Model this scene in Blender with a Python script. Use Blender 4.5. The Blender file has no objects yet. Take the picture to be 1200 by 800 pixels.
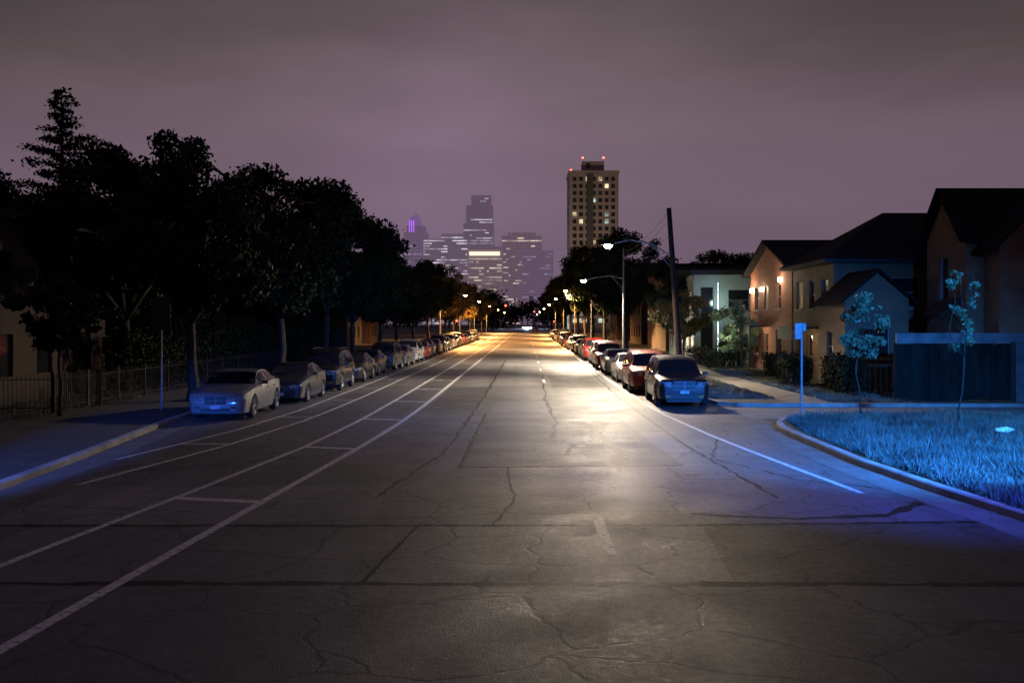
import bpy, math, random
import numpy as np
from mathutils import Vector, Matrix

scene = bpy.context.scene
COL = scene.collection
random.seed(7)

# ------------------------------------------------------------------ helpers
class MB:
    def __init__(s): s.v=[]; s.f=[]; s.m=[]
    def add(s, vs, fs, mat=0):
        o=len(s.v); s.v.extend([tuple(p) for p in vs])
        for f in fs: s.f.append(tuple(i+o for i in f)); s.m.append(mat)
    def quad(s,a,b,c,d,mat=0): s.add([a,b,c,d],[(0,1,2,3)],mat)
    def box(s,a,b,mat=0,M=None):
        x0,y0,z0=a; x1,y1,z1=b
        vs=[(x0,y0,z0),(x1,y0,z0),(x1,y1,z0),(x0,y1,z0),(x0,y0,z1),(x1,y0,z1),(x1,y1,z1),(x0,y1,z1)]
        if M is not None: vs=[tuple(M@Vector(p)) for p in vs]
        s.add(vs,[(3,2,1,0),(4,5,6,7),(0,1,5,4),(1,2,6,5),(2,3,7,6),(3,0,4,7)],mat)
    def tube(s,pts,rads,n=8,mat=0,cap=True):
        pts=[Vector(p) for p in pts]; rings=[]; o=len(s.v)
        for i,p in enumerate(pts):
            if i==0: d=pts[1]-pts[0]
            elif i==len(pts)-1: d=pts[-1]-pts[-2]
            else: d=pts[i+1]-pts[i-1]
            d.normalize()
            up=Vector((0,0,1)) if abs(d.z)<0.9 else Vector((1,0,0))
            a=d.cross(up).normalized(); b=d.cross(a).normalized()
            for k in range(n):
                t=2*math.pi*k/n
                s.v.append(tuple(p+(a*math.cos(t)+b*math.sin(t))*rads[i]))
        for i in range(len(pts)-1):
            for k in range(n):
                k2=(k+1)%n
                s.f.append((o+i*n+k,o+i*n+k2,o+(i+1)*n+k2,o+(i+1)*n+k)); s.m.append(mat)
        if cap:
            s.f.append(tuple(o+k for k in range(n))[::-1]); s.m.append(mat)
            e=o+(len(pts)-1)*n
            s.f.append(tuple(e+k for k in range(n))); s.m.append(mat)
    def lathe_x(s,prof,n=24,mat=0,c=(0,0,0)):
        o=len(s.v)
        for (x,r) in prof:
            for k in range(n):
                t=2*math.pi*k/n
                s.v.append((c[0]+x,c[1]+r*math.cos(t),c[2]+r*math.sin(t)))
        for i in range(len(prof)-1):
            for k in range(n):
                k2=(k+1)%n
                s.f.append((o+i*n+k,o+i*n+k2,o+(i+1)*n+k2,o+(i+1)*n+k)); s.m.append(mat)
    def mesh(s,name,mats,smooth=None):
        me=bpy.data.meshes.new(name); me.from_pydata(s.v,[],s.f)
        for m in mats: me.materials.append(m)
        me.polygons.foreach_set("material_index",s.m)
        if smooth is not None:
            me.polygons.foreach_set("use_smooth",[True]*len(s.f))
            try: me.set_sharp_from_angle(angle=math.radians(smooth))
            except Exception: pass
        me.update(); return me
    def obj(s,name,mats,parent=None,smooth=None,loc=None):
        o=bpy.data.objects.new(name,s.mesh(name,mats,smooth)); COL.objects.link(o)
        if parent: o.parent=parent
        if loc: o.location=loc
        return o

def empty(name,loc=(0,0,0),rz=0):
    e=bpy.data.objects.new(name,None); COL.objects.link(e); e.location=loc; e.rotation_euler=(0,0,rz)
    e.empty_display_size=0.3
    return e

# ------------------------------------------------------------------ materials
def nt(m): return m.node_tree.nodes, m.node_tree.links
def mat(name,col,rough=0.7,var=0.25,scale=3.0,metal=0.0,bump=0.0,bscale=40,coat=0.0,emit=None,es=0,spec=None,stretch=(1,1,1)):
    m=bpy.data.materials.new(name); m.use_nodes=True; n,l=nt(m); b=n["Principled BSDF"]
    b.inputs["Roughness"].default_value=rough; b.inputs["Metallic"].default_value=metal
    if spec is not None: b.inputs["Specular IOR Level"].default_value=spec
    if coat: b.inputs["Coat Weight"].default_value=coat; b.inputs["Coat Roughness"].default_value=0.05
    tc=n.new("ShaderNodeTexCoord"); mp=n.new("ShaderNodeMapping"); mp.inputs["Scale"].default_value=stretch
    l.new(tc.outputs["Object"],mp.inputs["Vector"])
    nz=n.new("ShaderNodeTexNoise"); nz.inputs["Scale"].default_value=scale; nz.inputs["Detail"].default_value=5
    l.new(mp.outputs[0],nz.inputs["Vector"])
    cr=n.new("ShaderNodeValToRGB")
    c=col; cr.color_ramp.elements[0].position=0.3; cr.color_ramp.elements[1].position=0.7
    cr.color_ramp.elements[0].color=(c[0]*(1-var),c[1]*(1-var),c[2]*(1-var),1)
    cr.color_ramp.elements[1].color=(min(1,c[0]*(1+var)),min(1,c[1]*(1+var)),min(1,c[2]*(1+var)),1)
    l.new(nz.outputs["Fac"],cr.inputs[0]); l.new(cr.outputs[0],b.inputs["Base Color"])
    if bump:
        n2=n.new("ShaderNodeTexNoise"); n2.inputs["Scale"].default_value=bscale; n2.inputs["Detail"].default_value=3
        l.new(tc.outputs["Object"],n2.inputs["Vector"])
        bp=n.new("ShaderNodeBump"); bp.inputs["Strength"].default_value=bump; bp.inputs["Distance"].default_value=0.02
        l.new(n2.outputs["Fac"],bp.inputs["Height"]); l.new(bp.outputs[0],b.inputs["Normal"])
    if emit:
        b.inputs["Emission Color"].default_value=(*emit,1); b.inputs["Emission Strength"].default_value=es
    return m

def brick_mat(name,c1,c2,mortar):
    m=bpy.data.materials.new(name); m.use_nodes=True; n,l=nt(m); b=n["Principled BSDF"]; b.inputs["Roughness"].default_value=0.85
    tc=n.new("ShaderNodeTexCoord"); sp=n.new("ShaderNodeSeparateXYZ"); l.new(tc.outputs["Object"],sp.inputs[0])
    ad=n.new("ShaderNodeMath"); ad.operation='ADD'; l.new(sp.outputs[0],ad.inputs[0]); l.new(sp.outputs[1],ad.inputs[1])
    cb=n.new("ShaderNodeCombineXYZ"); l.new(ad.outputs[0],cb.inputs[0]); l.new(sp.outputs[2],cb.inputs[1])
    br=n.new("ShaderNodeTexBrick"); l.new(cb.outputs[0],br.inputs["Vector"])
    br.inputs["Color1"].default_value=(*c1,1); br.inputs["Color2"].default_value=(*c2,1); br.inputs["Mortar"].default_value=(*mortar,1)
    br.inputs["Scale"].default_value=1.0; br.inputs["Brick Width"].default_value=0.3; br.inputs["Row Height"].default_value=0.1; br.inputs["Mortar Size"].default_value=0.012
    l.new(br.outputs["Color"],b.inputs["Base Color"])
    return m

def siding_mat(name,col):
    m=mat(name,col,0.75,0.2,1.5); n,l=nt(m); b=n["Principled BSDF"]
    tc=n.new("ShaderNodeTexCoord"); w=n.new("ShaderNodeTexWave"); w.wave_type='BANDS'; w.bands_direction='Z'; w.wave_profile='SAW'
    w.inputs["Scale"].default_value=1.6; w.inputs["Distortion"].default_value=0
    l.new(tc.outputs["Object"],w.inputs["Vector"])
    bp=n.new("ShaderNodeBump"); bp.inputs["Strength"].default_value=0.8; bp.inputs["Distance"].default_value=0.03
    l.new(w.outputs["Fac"],bp.inputs["Height"]); l.new(bp.outputs[0],b.inputs["Normal"])
    return m

def emis(name,col,st):
    m=bpy.data.materials.new(name); m.use_nodes=True; b=m.node_tree.nodes["Principled BSDF"]
    b.inputs["Base Color"].default_value=(0.2,0.2,0.2,1)
    b.inputs["Emission Color"].default_value=(*col,1); b.inputs["Emission Strength"].default_value=st
    return m

def window_lit(name,col,st,sc=1.3):
    m=emis(name,col,st); n,l=nt(m); b=n["Principled BSDF"]
    tc=n.new("ShaderNodeTexCoord"); nz=n.new("ShaderNodeTexNoise"); nz.inputs["Scale"].default_value=sc
    l.new(tc.outputs["Object"],nz.inputs["Vector"])
    mr=n.new("ShaderNodeMapRange"); mr.inputs["From Min"].default_value=0.35; mr.inputs["From Max"].default_value=0.65
    mr.inputs["To Min"].default_value=st*0.15; mr.inputs["To Max"].default_value=st*1.7
    l.new(nz.outputs["Fac"],mr.inputs["Value"]); l.new(mr.outputs[0],b.inputs["Emission Strength"])
    return m

def asphalt_mat(name="asphalt",base=0.055,tint=(1.04,1.0,0.99)):
    m=bpy.data.materials.new(name); m.use_nodes=True; n,l=nt(m); b=n["Principled BSDF"]
    b.inputs["Specular IOR Level"].default_value=0.40
    tc=n.new("ShaderNodeTexCoord")
    def noise(scale,detail,st=(1,1,1),rough=0.5):
        mp=n.new("ShaderNodeMapping"); mp.inputs["Scale"].default_value=st; l.new(tc.outputs["Object"],mp.inputs[0])
        z=n.new("ShaderNodeTexNoise"); z.inputs["Scale"].default_value=scale; z.inputs["Detail"].default_value=detail; z.inputs["Roughness"].default_value=rough
        l.new(mp.outputs[0],z.inputs["Vector"]); return z.outputs["Fac"]
    def mrange(x,a,bb,c,d):
        r=n.new("ShaderNodeMapRange"); r.inputs[1].default_value=a; r.inputs[2].default_value=bb; r.inputs[3].default_value=c; r.inputs[4].default_value=d
        l.new(x,r.inputs[0]); return r.outputs[0]
    def mul(a,c,op='MULTIPLY'):
        q=n.new("ShaderNodeMath"); q.operation=op; l.new(a,q.inputs[0])
        if isinstance(c,(int,float)): q.inputs[1].default_value=c
        else: l.new(c,q.inputs[1])
        return q.outputs[0]
    big=mrange(noise(0.22,4),0.3,0.7,0.78,1.22)
    lane=mrange(noise(1.0,4,(0.9,0.035,1)),0.3,0.7,0.74,1.26)
    fine=mrange(noise(38,3,(1,1,1),0.8),0.3,0.7,0.5,1.5)
    mid=mrange(noise(3.2,5),0.35,0.65,0.84,1.16)
    def cracks(scale,width,mscale,m0,m1,warp):
        nzv=n.new("ShaderNodeTexNoise"); nzv.inputs["Scale"].default_value=1.2; nzv.inputs["Detail"].default_value=6
        l.new(tc.outputs["Object"],nzv.inputs["Vector"])
        mx=n.new("ShaderNodeMix"); mx.data_type='VECTOR'; mx.inputs[0].default_value=warp
        l.new(tc.outputs["Object"],mx.inputs[4]); l.new(nzv.outputs["Color"],mx.inputs[5])
        vo=n.new("ShaderNodeTexVoronoi"); vo.feature='DISTANCE_TO_EDGE'; vo.inputs["Scale"].default_value=scale
        l.new(mx.outputs[1],vo.inputs["Vector"])
        cr=mrange(vo.outputs["Distance"],0.0,width,0.0,1.0)
        msk=mrange(noise(mscale,2),m0,m1,1.0,0.0)
        return mrange(mul(cr,msk,'MAXIMUM'),0,1,0.3,1.0)
    crk2=mul(cracks(0.22,0.008,0.16,0.54,0.60,0.3),cracks(0.9,0.02,0.27,0.34,0.40,0.4))
    t=mul(mul(mul(mul(big,lane),fine),mid),crk2)
    v=mul(t,base)
    cb=n.new("ShaderNodeCombineColor")
    for i in range(3): l.new(mul(v,tint[i]),cb.inputs[i])
    l.new(cb.outputs[0],b.inputs["Base Color"])
    l.new(mrange(mul(noise(0.8,5),noise(9,4),'ADD'),0.7,1.3,0.46,0.72),b.inputs["Roughness"])
    bp=n.new("ShaderNodeBump"); bp.inputs["Strength"].default_value=0.7; bp.inputs["Distance"].default_value=0.015
    l.new(mul(noise(55,3),crk2),bp.inputs["Height"]); l.new(bp.outputs[0],b.inputs["Normal"])
    return m

def paint_mark_mat():
    m=mat("road_paint",(0.55,0.54,0.52),0.6,0.3,6,bump=0.2,bscale=60); n,l=nt(m); b=n["Principled BSDF"]
    tc=n.new("ShaderNodeTexCoord"); nz=n.new("ShaderNodeTexNoise"); nz.inputs["Scale"].default_value=11; nz.inputs["Detail"].default_value=8; nz.inputs["Roughness"].default_value=0.75
    l.new(tc.outputs["Object"],nz.inputs["Vector"])
    cr=n.new("ShaderNodeValToRGB"); cr.color_ramp.elements[0].position=0.38; cr.color_ramp.elements[1].position=0.50
    cr.color_ramp.elements[0].color=(0.08,0.08,0.08,1); cr.color_ramp.elements[1].color=(0.62,0.60,0.58,1)
    l.new(nz.outputs["Fac"],cr.inputs[0]); l.new(cr.outputs[0],b.inputs["Base Color"])
    return m

M={}
M['asphalt']=asphalt_mat("asphalt",0.085)
M['patch']=asphalt_mat("asphalt_patch",0.042)
M['patchl']=asphalt_mat("concrete_patch",0.12)
M['xroad']=asphalt_mat("asphalt_crossing",0.070)
M['tar']=mat("tar",(0.008,0.008,0.009),0.6,0.2,5,spec=0.2)
M['paint']=paint_mark_mat()
M['conc']=mat("concrete",(0.15,0.14,0.125),0.85,0.3,1.6,bump=0.3,bscale=50)
M['kerb']=mat("kerb_concrete",(0.26,0.25,0.23),0.8,0.4,1.3,bump=0.3,bscale=40)
M['gutter']=mat("gutter_concrete",(0.10,0.095,0.088),0.85,0.35,1.1,bump=0.3,bscale=40)
M['soil']=mat("ground_soil",(0.03,0.027,0.02),0.95,0.45,0.9,bump=0.6,bscale=14)
M['dirt']=mat("dirt_verge",(0.032,0.027,0.021),0.95,0.5,1.6,bump=0.9,bscale=12)
M['lawn']=mat("lawn",(0.035,0.042,0.022),0.95,0.45,1.4,bump=0.8,bscale=22)
M['blade']=mat("grass_blade",(0.085,0.10,0.08),0.6,0.65,0.9)
M['bark']=mat("bark",(0.03,0.024,0.019),0.9,0.35,8,bump=0.6,bscale=20)
M['leafd']=mat("leaf_dark",(0.011,0.016,0.008),0.7,0.5,0.9,spec=0.1)
M['leafl']=mat("leaf_light",(0.024,0.036,0.014),0.65,0.5,0.9,spec=0.12)
M['leafs']=mat("leaf_lit",(0.09,0.13,0.07),0.55,0.5,0.9,spec=0.4)  # brighter leaf copy for lamp-lit small trees, light put into the colour
M['leafa']=mat("leaf_autumn",(0.18,0.095,0.022),0.55,0.5,0.9,spec=0.3)
M['leafy']=mat("leaf_olive",(0.07,0.075,0.022),0.55,0.5,0.9,spec=0.3)
M['pine']=mat("pine_needles",(0.010,0.015,0.009),0.7,0.5,0.9,spec=0.1)
M['wood']=mat("pole_wood",(0.022,0.016,0.013),0.95,0.3,3,bump=0.4,stretch=(6,6,0.6),spec=0.1)
M['steel']=mat("galvanised_steel",(0.12,0.125,0.13),0.55,0.15,6,metal=0.4)
M['darkmetal']=mat("dark_metal",(0.012,0.012,0.014),0.55,0.2,6,metal=0.3)
M['roof']=mat("roof_shingle",(0.014,0.012,0.012),0.95,0.4,6,bump=0.6,bscale=18,spec=0.1)
M['trim']=mat("painted_trim",(0.22,0.20,0.18),0.6,0.1,3)
M['glass']=mat("window_glass",(0.015,0.016,0.02),0.12,0.3,0.7,spec=0.5)
M['brick']=brick_mat("brick",(0.30,0.095,0.055),(0.19,0.06,0.036),(0.14,0.10,0.08))
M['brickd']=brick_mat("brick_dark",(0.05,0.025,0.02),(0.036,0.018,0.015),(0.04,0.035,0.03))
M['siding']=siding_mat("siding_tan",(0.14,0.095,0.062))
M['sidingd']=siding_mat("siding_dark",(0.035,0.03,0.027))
M['stucco']=mat("stucco",(0.19,0.125,0.082),0.95,0.22,1.5,bump=0.3,bscale=60,spec=0.1)
M['pale']=mat("pale_render",(0.30,0.34,0.31),0.85,0.12,0.9,bump=0.2)
M['beige']=mat("beige_render",(0.22,0.15,0.095),0.85,0.15,0.9)
M['winwarm']=window_lit("window_warm",(1,0.72,0.38),1.2)
M['wincool']=window_lit("window_cool",(0.7,0.95,1.0),1.3)
M['windim']=window_lit("window_dim",(1,0.6,0.3),0.14)
M['litter']=mat("paper",(0.75,0.77,0.8),0.7,0.1,5)

# ------------------------------------------------------------------ ground / road
mb=MB(); mb.quad((-3000,-300,0),(3000,-300,0),(3000,4500,0),(-3000,4500,0)); mb.obj("ground",[M['soil']])

def lerp_poly(pts,y):
    ys=[p[0] for p in pts]; xs=[p[1] for p in pts]; return float(np.interp(y,ys,xs))
kL=[(-40,-9.0),(6,-9.0),(14,-9.15),(18,-9.4),(22,-9.75),(26,-10.2),(30,-10.6),(34,-10.8),(900,-10.8)]
kR=[(-40,7.9),(6,7.9),(12,7.65),(15,7.5),(17.5,7.2),(21,6.95),(26,6.95),(29,7.2),(35.5,6.75),(900,6.75)]
ys=[-40,-20,-8,0,6,9,12,14,16,18,20,22,24,26,28,29,30,32,34,36,40,50,70,100,150,250,400,650,900]
mb=MB()
for a,b in zip(ys[:-1],ys[1:]):
    mb.quad((lerp_poly(kL,a)-0.3,a,0.004),(lerp_poly(kR,a)+0.3,a,0.004),(lerp_poly(kR,b)+0.3,b,0.004),(lerp_poly(kL,b)-0.3,b,0.004))
mb.obj("road",[M['asphalt']])

def strip(mb,line,w,z,mat=0,step=3.0,y0=None,y1=None):
    y0=line[0][0] if y0 is None else y0; y1=line[-1][0] if y1 is None else y1
    y=y0
    while y<y1-1e-6:
        st=step if y<120 else 40
        b=min(y1,y+st)
        xa=lerp_poly(line,y); xb=lerp_poly(line,b)
        mb.quad((xa-w/2,y,z),(xa+w/2,y,z),(xb+w/2,b,z),(xb-w/2,b,z),mat); y=b

mb=MB()
strip(mb,[(p[0],p[1]+0.35) for p in kL],0.7,0.008,0,1.5,0,900)
strip(mb,[(p[0],p[1]-0.35) for p in kR],0.7,0.008,0,1.5,0,30)
strip(mb,[(p[0],p[1]-0.30) for p in kR],0.6,0.008,0,1.5,36,900)
mb.obj("gutter",[M['gutter']])

A=[(6,-4.95),(9.1,-4.82),(16.4,-4.44),(24,-4.0),(30,-3.78),(36,-3.7),(700,-3.7)]
B=[(6,-6.95),(12.3,-6.5),(17.3,-5.97),(24.6,-5.3),(31,-5.1),(40,-5.05),(700,-5.05)]
C=[(18.4,-8.3),(24,-7.35),(31,-6.75),(40,-6.6),(700,-6.6)]
D=[(21.8,-9.0),(27.6,-8.1),(34,-7.75),(700,-7.7)]
R=[(17.5,5.9),(22,5.35),(27,4.85),(33.6,4.42),(45,4.3),(700,4.25)]
mb=MB()
for L_,w in ((A,0.15),(B,0.13),(C,0.11),(D,0.11),(R,0.13)): strip(mb,L_,w,0.009)
def rung(mb,L1,L2,y,sl=0.0,w=0.16):
    xa=lerp_poly(L1,y); xb=lerp_poly(L2,y-sl)
    mb.quad((xa-0.08,y-sl-w/2,0.0095),(xa-0.08,y-sl+w/2,0.0095),(xb+0.075,y+w/2,0.0095),(xb+0.075,y-w/2,0.0095))
y=17.0
while y<220: rung(mb,A,B,y,0.35,0.24); y+=7
y=24.6
while y<120: rung(mb,C,D,y,0.0,0.16); y+=7
mb.quad((1.01,12.85,0.0088),(1.17,12.85,0.0088),(1.17,15.3,0.0088),(1.01,15.3,0.0088))
for k in range(3,40):
    y=13+12.2*k
    mb.quad((0.83,y,0.0088),(0.95,y,0.0088),(0.95,y+3,0.0088),(0.83,y+3,0.0088))
mb.obj("road_markings",[M['paint']])

def wig(mb,pts,w,z=0.0065,n=14,amp=0.05,seed=1):
    rr=random.Random(seed)
    P=[]
    for (a,b) in zip(pts[:-1],pts[1:]):
        for i in range(n):
            t=i/n; P.append([a[0]+(b[0]-a[0])*t+rr.uniform(-amp,amp),a[1]+(b[1]-a[1])*t+rr.uniform(-amp,amp)])
    P.append(list(pts[-1]))
    for i in range(len(P)-1):
        a=Vector(P[i]); b=Vector(P[i+1]); d=(b-a)
        if d.length<1e-4: continue
        p=Vector((-d.y,d.x)).normalized()*w*0.5*rr.uniform(0.5,1.4)
        mb.quad((a.x-p.x,a.y-p.y,z),(b.x-p.x,b.y-p.y,z),(b.x+p.x,b.y+p.y,z),(a.x+p.x,a.y+p.y,z))
mb=MB()
wig(mb,[(-8.8,11.45),(8,11.4)],0.18,n=70,amp=0.03,seed=2)
wig(mb,[(-8.8,14.7),(-2.2,14.7),(2.5,14.75),(7,15.0)],0.15,n=40,amp=0.03,seed=3)
wig(mb,[(2.2,30.5),(1.8,26.5),(2.15,23.4),(1.95,20.9)],0.24,n=9,amp=0.06,seed=4)
wig(mb,[(1.8,25.5),(1.2,24.6),(0.9,22.5)],0.12,n=8,amp=0.06,seed=8)
wig(mb,[(0.9,58),(0.75,38),(0.9,30),(0.7,26)],0.10,n=14,amp=0.06,seed=5)
wig(mb,[(-1.9,11.5),(-1.6,14.7)],0.06,n=6,amp=0.01,seed=6)
wig(mb,[(-1.45,20.6),(3.3,20.9)],0.16,n=30,amp=0.04,seed=9)
wig(mb,[(-1.4,20.6),(-1.35,33)],0.10,n=30,amp=0.03,seed=10)
wig(mb,[(-2.6,17),(-1.9,23),(-1.7,40),(-1.7,80)],0.09,n=20,amp=0.04,seed=11)
wig(mb,[(3.9,60),(3.7,40),(3.9,24),(4.3,17)],0.08,n=20,amp=0.04,seed=12)
wig(mb,[(2.6,15.6),(4.2,15.2),(5.6,15.5),(6.6,16.6)],0.2,n=8,amp=0.05,seed=13)
wig(mb,[(-3.4,27.0),(4.0,27.6)],0.10,n=30,amp=0.04,seed=14)
wig(mb,[(-3.4,38.0),(4.0,38.2)],0.16,n=30,amp=0.05,seed=15)
wig(mb,[(-8,46.0),(4.0,46.2)],0.18,n=30,amp=0.05,seed=16)
wig(mb,[(-8,63.0),(4.0,63.2)],0.25,n=30,amp=0.05,seed=26)
wig(mb,[(-8,20.0),(-4.6,22.5),(-3.0,27.0)],0.06,n=12,amp=0.07,seed=17)
wig(mb,[(5.0,26.0),(4.1,22.0),(5.2,19.0),(6.4,18)],0.06,n=12,amp=0.07,seed=18)
wig(mb,[(-0.4,20.6),(-0.2,17.0),(-0.5,14.7)],0.06,n=12,amp=0.04,seed=19)
mb.obj("tar_seams",[M['tar']])
mb=MB()
mb.quad((-1.4,20.6,0.0055),(3.3,20.9,0.0055),(2.9,31.5,0.0055),(-1.3,31.2,0.0055))
mb.quad((2.4,11.5,0.0055),(7.1,11.5,0.0055),(6.8,14.9,0.0055),(2.6,14.75,0.0055))
mb.quad((-3.5,34,0.0055),(-1.7,34,0.0055),(-1.7,46,0.0055),(-3.5,46,0.0055))
mb.quad((1.2,46,0.0055),(3.6,46,0.0055),(3.6,57,0.0055),(1.2,57,0.0055))
mb.obj("asphalt_patch",[M['patch']])
mb=MB()
mb.quad((-1.2,33.5,0.0056),(0.7,33.5,0.0056),(0.7,38,0.0056),(-1.2,38,0.0056)); mb.quad((-8.2,14.8,0.0056),(-2.3,14.8,0.0056),(-2.5,18.2,0.0056),(-8.2,18.2,0.0056))
mb.quad((-3.5,63.2,0.0056),(3.9,63.2,0.0056),(3.9,72,0.0056),(-3.5,72,0.0056))
mb.obj("asphalt_patch",[M['patchl']])
mb=MB(); mb.quad((-8.3,-30,0.0052),(7.0,-30,0.0052),(7.0,11.4,0.0052),(-8.3,11.4,0.0052)); mb.obj("cross_street",[M['xroad']])
mb=MB()
for (cx,cy,r) in ((-0.6,40,0.33),(1.35,24.2,0.09)):
    mb.add([(cx+r*math.cos(2*math.pi*k/20),cy+r*math.sin(2*math.pi*k/20),0.0085) for k in range(20)],[tuple(range(20))])
mb.obj("manhole_cover",[M['steel']])

def right_block(edge,farx):
    mb,mk=MB(),MB(); sg=1 if farx>0 else -1
    kz=0.142; H=0.13; n=len(edge); inn=[]
    for i,p in enumerate(edge):
        a=edge[max(0,i-1)]; b=edge[min(n-1,i+1)]
        d=Vector((b[0]-a[0],b[1]-a[1])).normalized(); nn=Vector((d.y,-d.x))*sg
        inn.append((p[0]+nn.x*0.18,p[1]+nn.y*0.18))
    for i in range(n-1):
        a,b=edge[i],edge[i+1]; c,d=inn[i+1],inn[i]
        am=(a[0]+(d[0]-a[0])*.15,a[1]+(d[1]-a[1])*.15); bm=(b[0]+(c[0]-b[0])*.15,b[1]+(c[1]-b[1])*.15)
        mk.quad((*a,0),(*b,0),(*b,kz-.025),(*a,kz-.025)); mk.quad((*a,kz-.025),(*b,kz-.025),(*bm,kz),(*am,kz))
        mk.quad((*am,kz),(*bm,kz),(*c,kz),(*d,kz)); mk.quad((*d,kz),(*c,kz),(*c,0),(*d,0))
    poly=[(x,y,H) for x,y in inn]+[(farx,inn[-1][1],H),(farx,inn[0][1],H)]
    mb.add(poly,[tuple(range(len(poly)))])
    return mb,mk
def yline(k,y0,y1,extra=()):
    yy=sorted(set([y0,y1]+[p[0] for p in k if y0<p[0]<y1]+list(extra)))
    return [(lerp_poly(k,y),y) for y in yy]
eL=yline(kL,-40,900,[8,10,12,16,20,24,28,32,40,60,100,200,400])
mb,mk=right_block(eL,-120); mb.obj("dirt_verge",[M['dirt']]); mk.obj("kerb",[M['kerb']])
e1=yline(kR,-40,26,[8,10,19,24])+[(7.0,27.5),(7.25,29.0),(7.7,30.1),(8.5,30.8),(9.6,31.0),(14,31.0),(60,31.0)]
mb,mk=right_block(e1,60.2); mb.obj("lawn",[M['lawn']]); mk.obj("kerb",[M['kerb']])
e2=[(60,35.3),(14,35.3),(8.6,35.3),(7.5,35.6),(6.95,36.3),(6.75,37.3)]+[(6.75,y) for y in (45,60,90,150,300,900)]
_,mk2=right_block(e2,60.2); mk2.obj("kerb",[M['kerb']])
mbx=MB(); poly=[(x,y,0.13) for x,y in e2]+[(60,900,0.13)]
mbx.add(poly,[tuple(range(len(poly)))[::-1]]); mbx.obj("lawn",[M['lawn']])
mb=MB(); mb.quad((6.6,31.0,0.009),(60,31.0,0.009),(60,35.3,0.009),(6.6,35.3,0.009)); mb.obj("alley",[M['conc']])
def sidewalk(x0,x1,y0,y1,z=0.136,seg=1.8):
    mb=MB(); y=y0
    while y<y1:
        s=seg if y<140 else 12
        b=min(y1,y+s); mb.box((x0,y+0.012,z-0.03),(x1,b-0.012,z+random.uniform(-0.003,0.003))); y=b
    return mb
sidewalk(9.4,11.0,35.6,600).obj("sidewalk",[M['conc']])
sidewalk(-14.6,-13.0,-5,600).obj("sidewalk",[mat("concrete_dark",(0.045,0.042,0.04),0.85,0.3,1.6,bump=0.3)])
mb=MB(); mb.box((11.02,56.5,0.11),(14.3,57.8,0.14)); mb.box((11.02,47,0.11),(14.0,48.2,0.14)); mb.obj("front_path",[M['conc']])

# ------------------------------------------------------------------ grass blades
def grass(name,n,xr,yr,h,seed,z=0.13,edge=None,yp=1.0):
    rg=np.random.default_rng(seed)
    y=yr[0]+(yr[1]-yr[0])*rg.random(n)**yp
    x=xr[0]+(xr[1]-xr[0])*rg.random(n)
    if edge is not None:
        ex=np.interp(y,[p[1] for p in edge],[p[0] for p in edge])
        keep=(x>ex) if xr[1]>0 else (x<ex)
        x=x[keep]; y=y[keep]
    n=len(x)
    dens=0.5+0.5*np.sin(x*1.7+np.sin(y*0.9)*2)*np.cos(y*1.3+x*0.6)
    dens2=0.5+0.5*np.sin(x*5.1+np.sin(y*3.3)*2)*np.cos(y*4.7+x*2.2)
    hh=h*(0.35+0.9*rg.random(n)**1.5)*(0.4+0.7*dens+0.5*dens2)
    hh=np.where(rg.random(n)<0.015,hh*1.9,hh)
    a=rg.random(n)*2*np.pi; w=0.009+0.011*rg.random(n)
    lx=rg.normal(0,0.4,n)*hh; ly=rg.normal(0,0.4,n)*hh
    v=np.empty((n,3,3)); 
    v[:,0]=np.stack([x-np.cos(a)*w,y-np.sin(a)*w,np.full(n,z)],1)
    v[:,1]=np.stack([x+np.cos(a)*w,y+np.sin(a)*w,np.full(n,z)],1)
    v[:,2]=np.stack([x+lx,y+ly,z+hh],1)
    me=bpy.data.meshes.new(name); me.vertices.add(3*n); me.vertices.foreach_set("co",v.reshape(-1))
    me.loops.add(3*n); me.loops.foreach_set("vertex_index",np.arange(3*n,dtype=np.int32))
    me.polygons.add(n); me.polygons.foreach_set("loop_start",np.arange(0,3*n,3,dtype=np.int32))
    me.materials.append(M['blade']); me.update(calc_edges=True); me.validate()
    o=bpy.data.objects.new(name,me); COL.objects.link(o); return o
ed=[(7.75,0),(7.7,12),(7.5,17),(7.25,21),(7.25,26),(7.55,29),(8.1,30.1),(8.9,30.75)]
grass("grass",160000,(7.1,20),(11,30.8),0.20,3,edge=ed)
grass("grass",40000,(6.95,9.4),(37.5,62),0.09,4)
grass("grass",30000,(11,14.3),(36,60),0.12,6)
grass("grass",20000,(-24,-14.8),(24,42),0.10,5)

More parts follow.
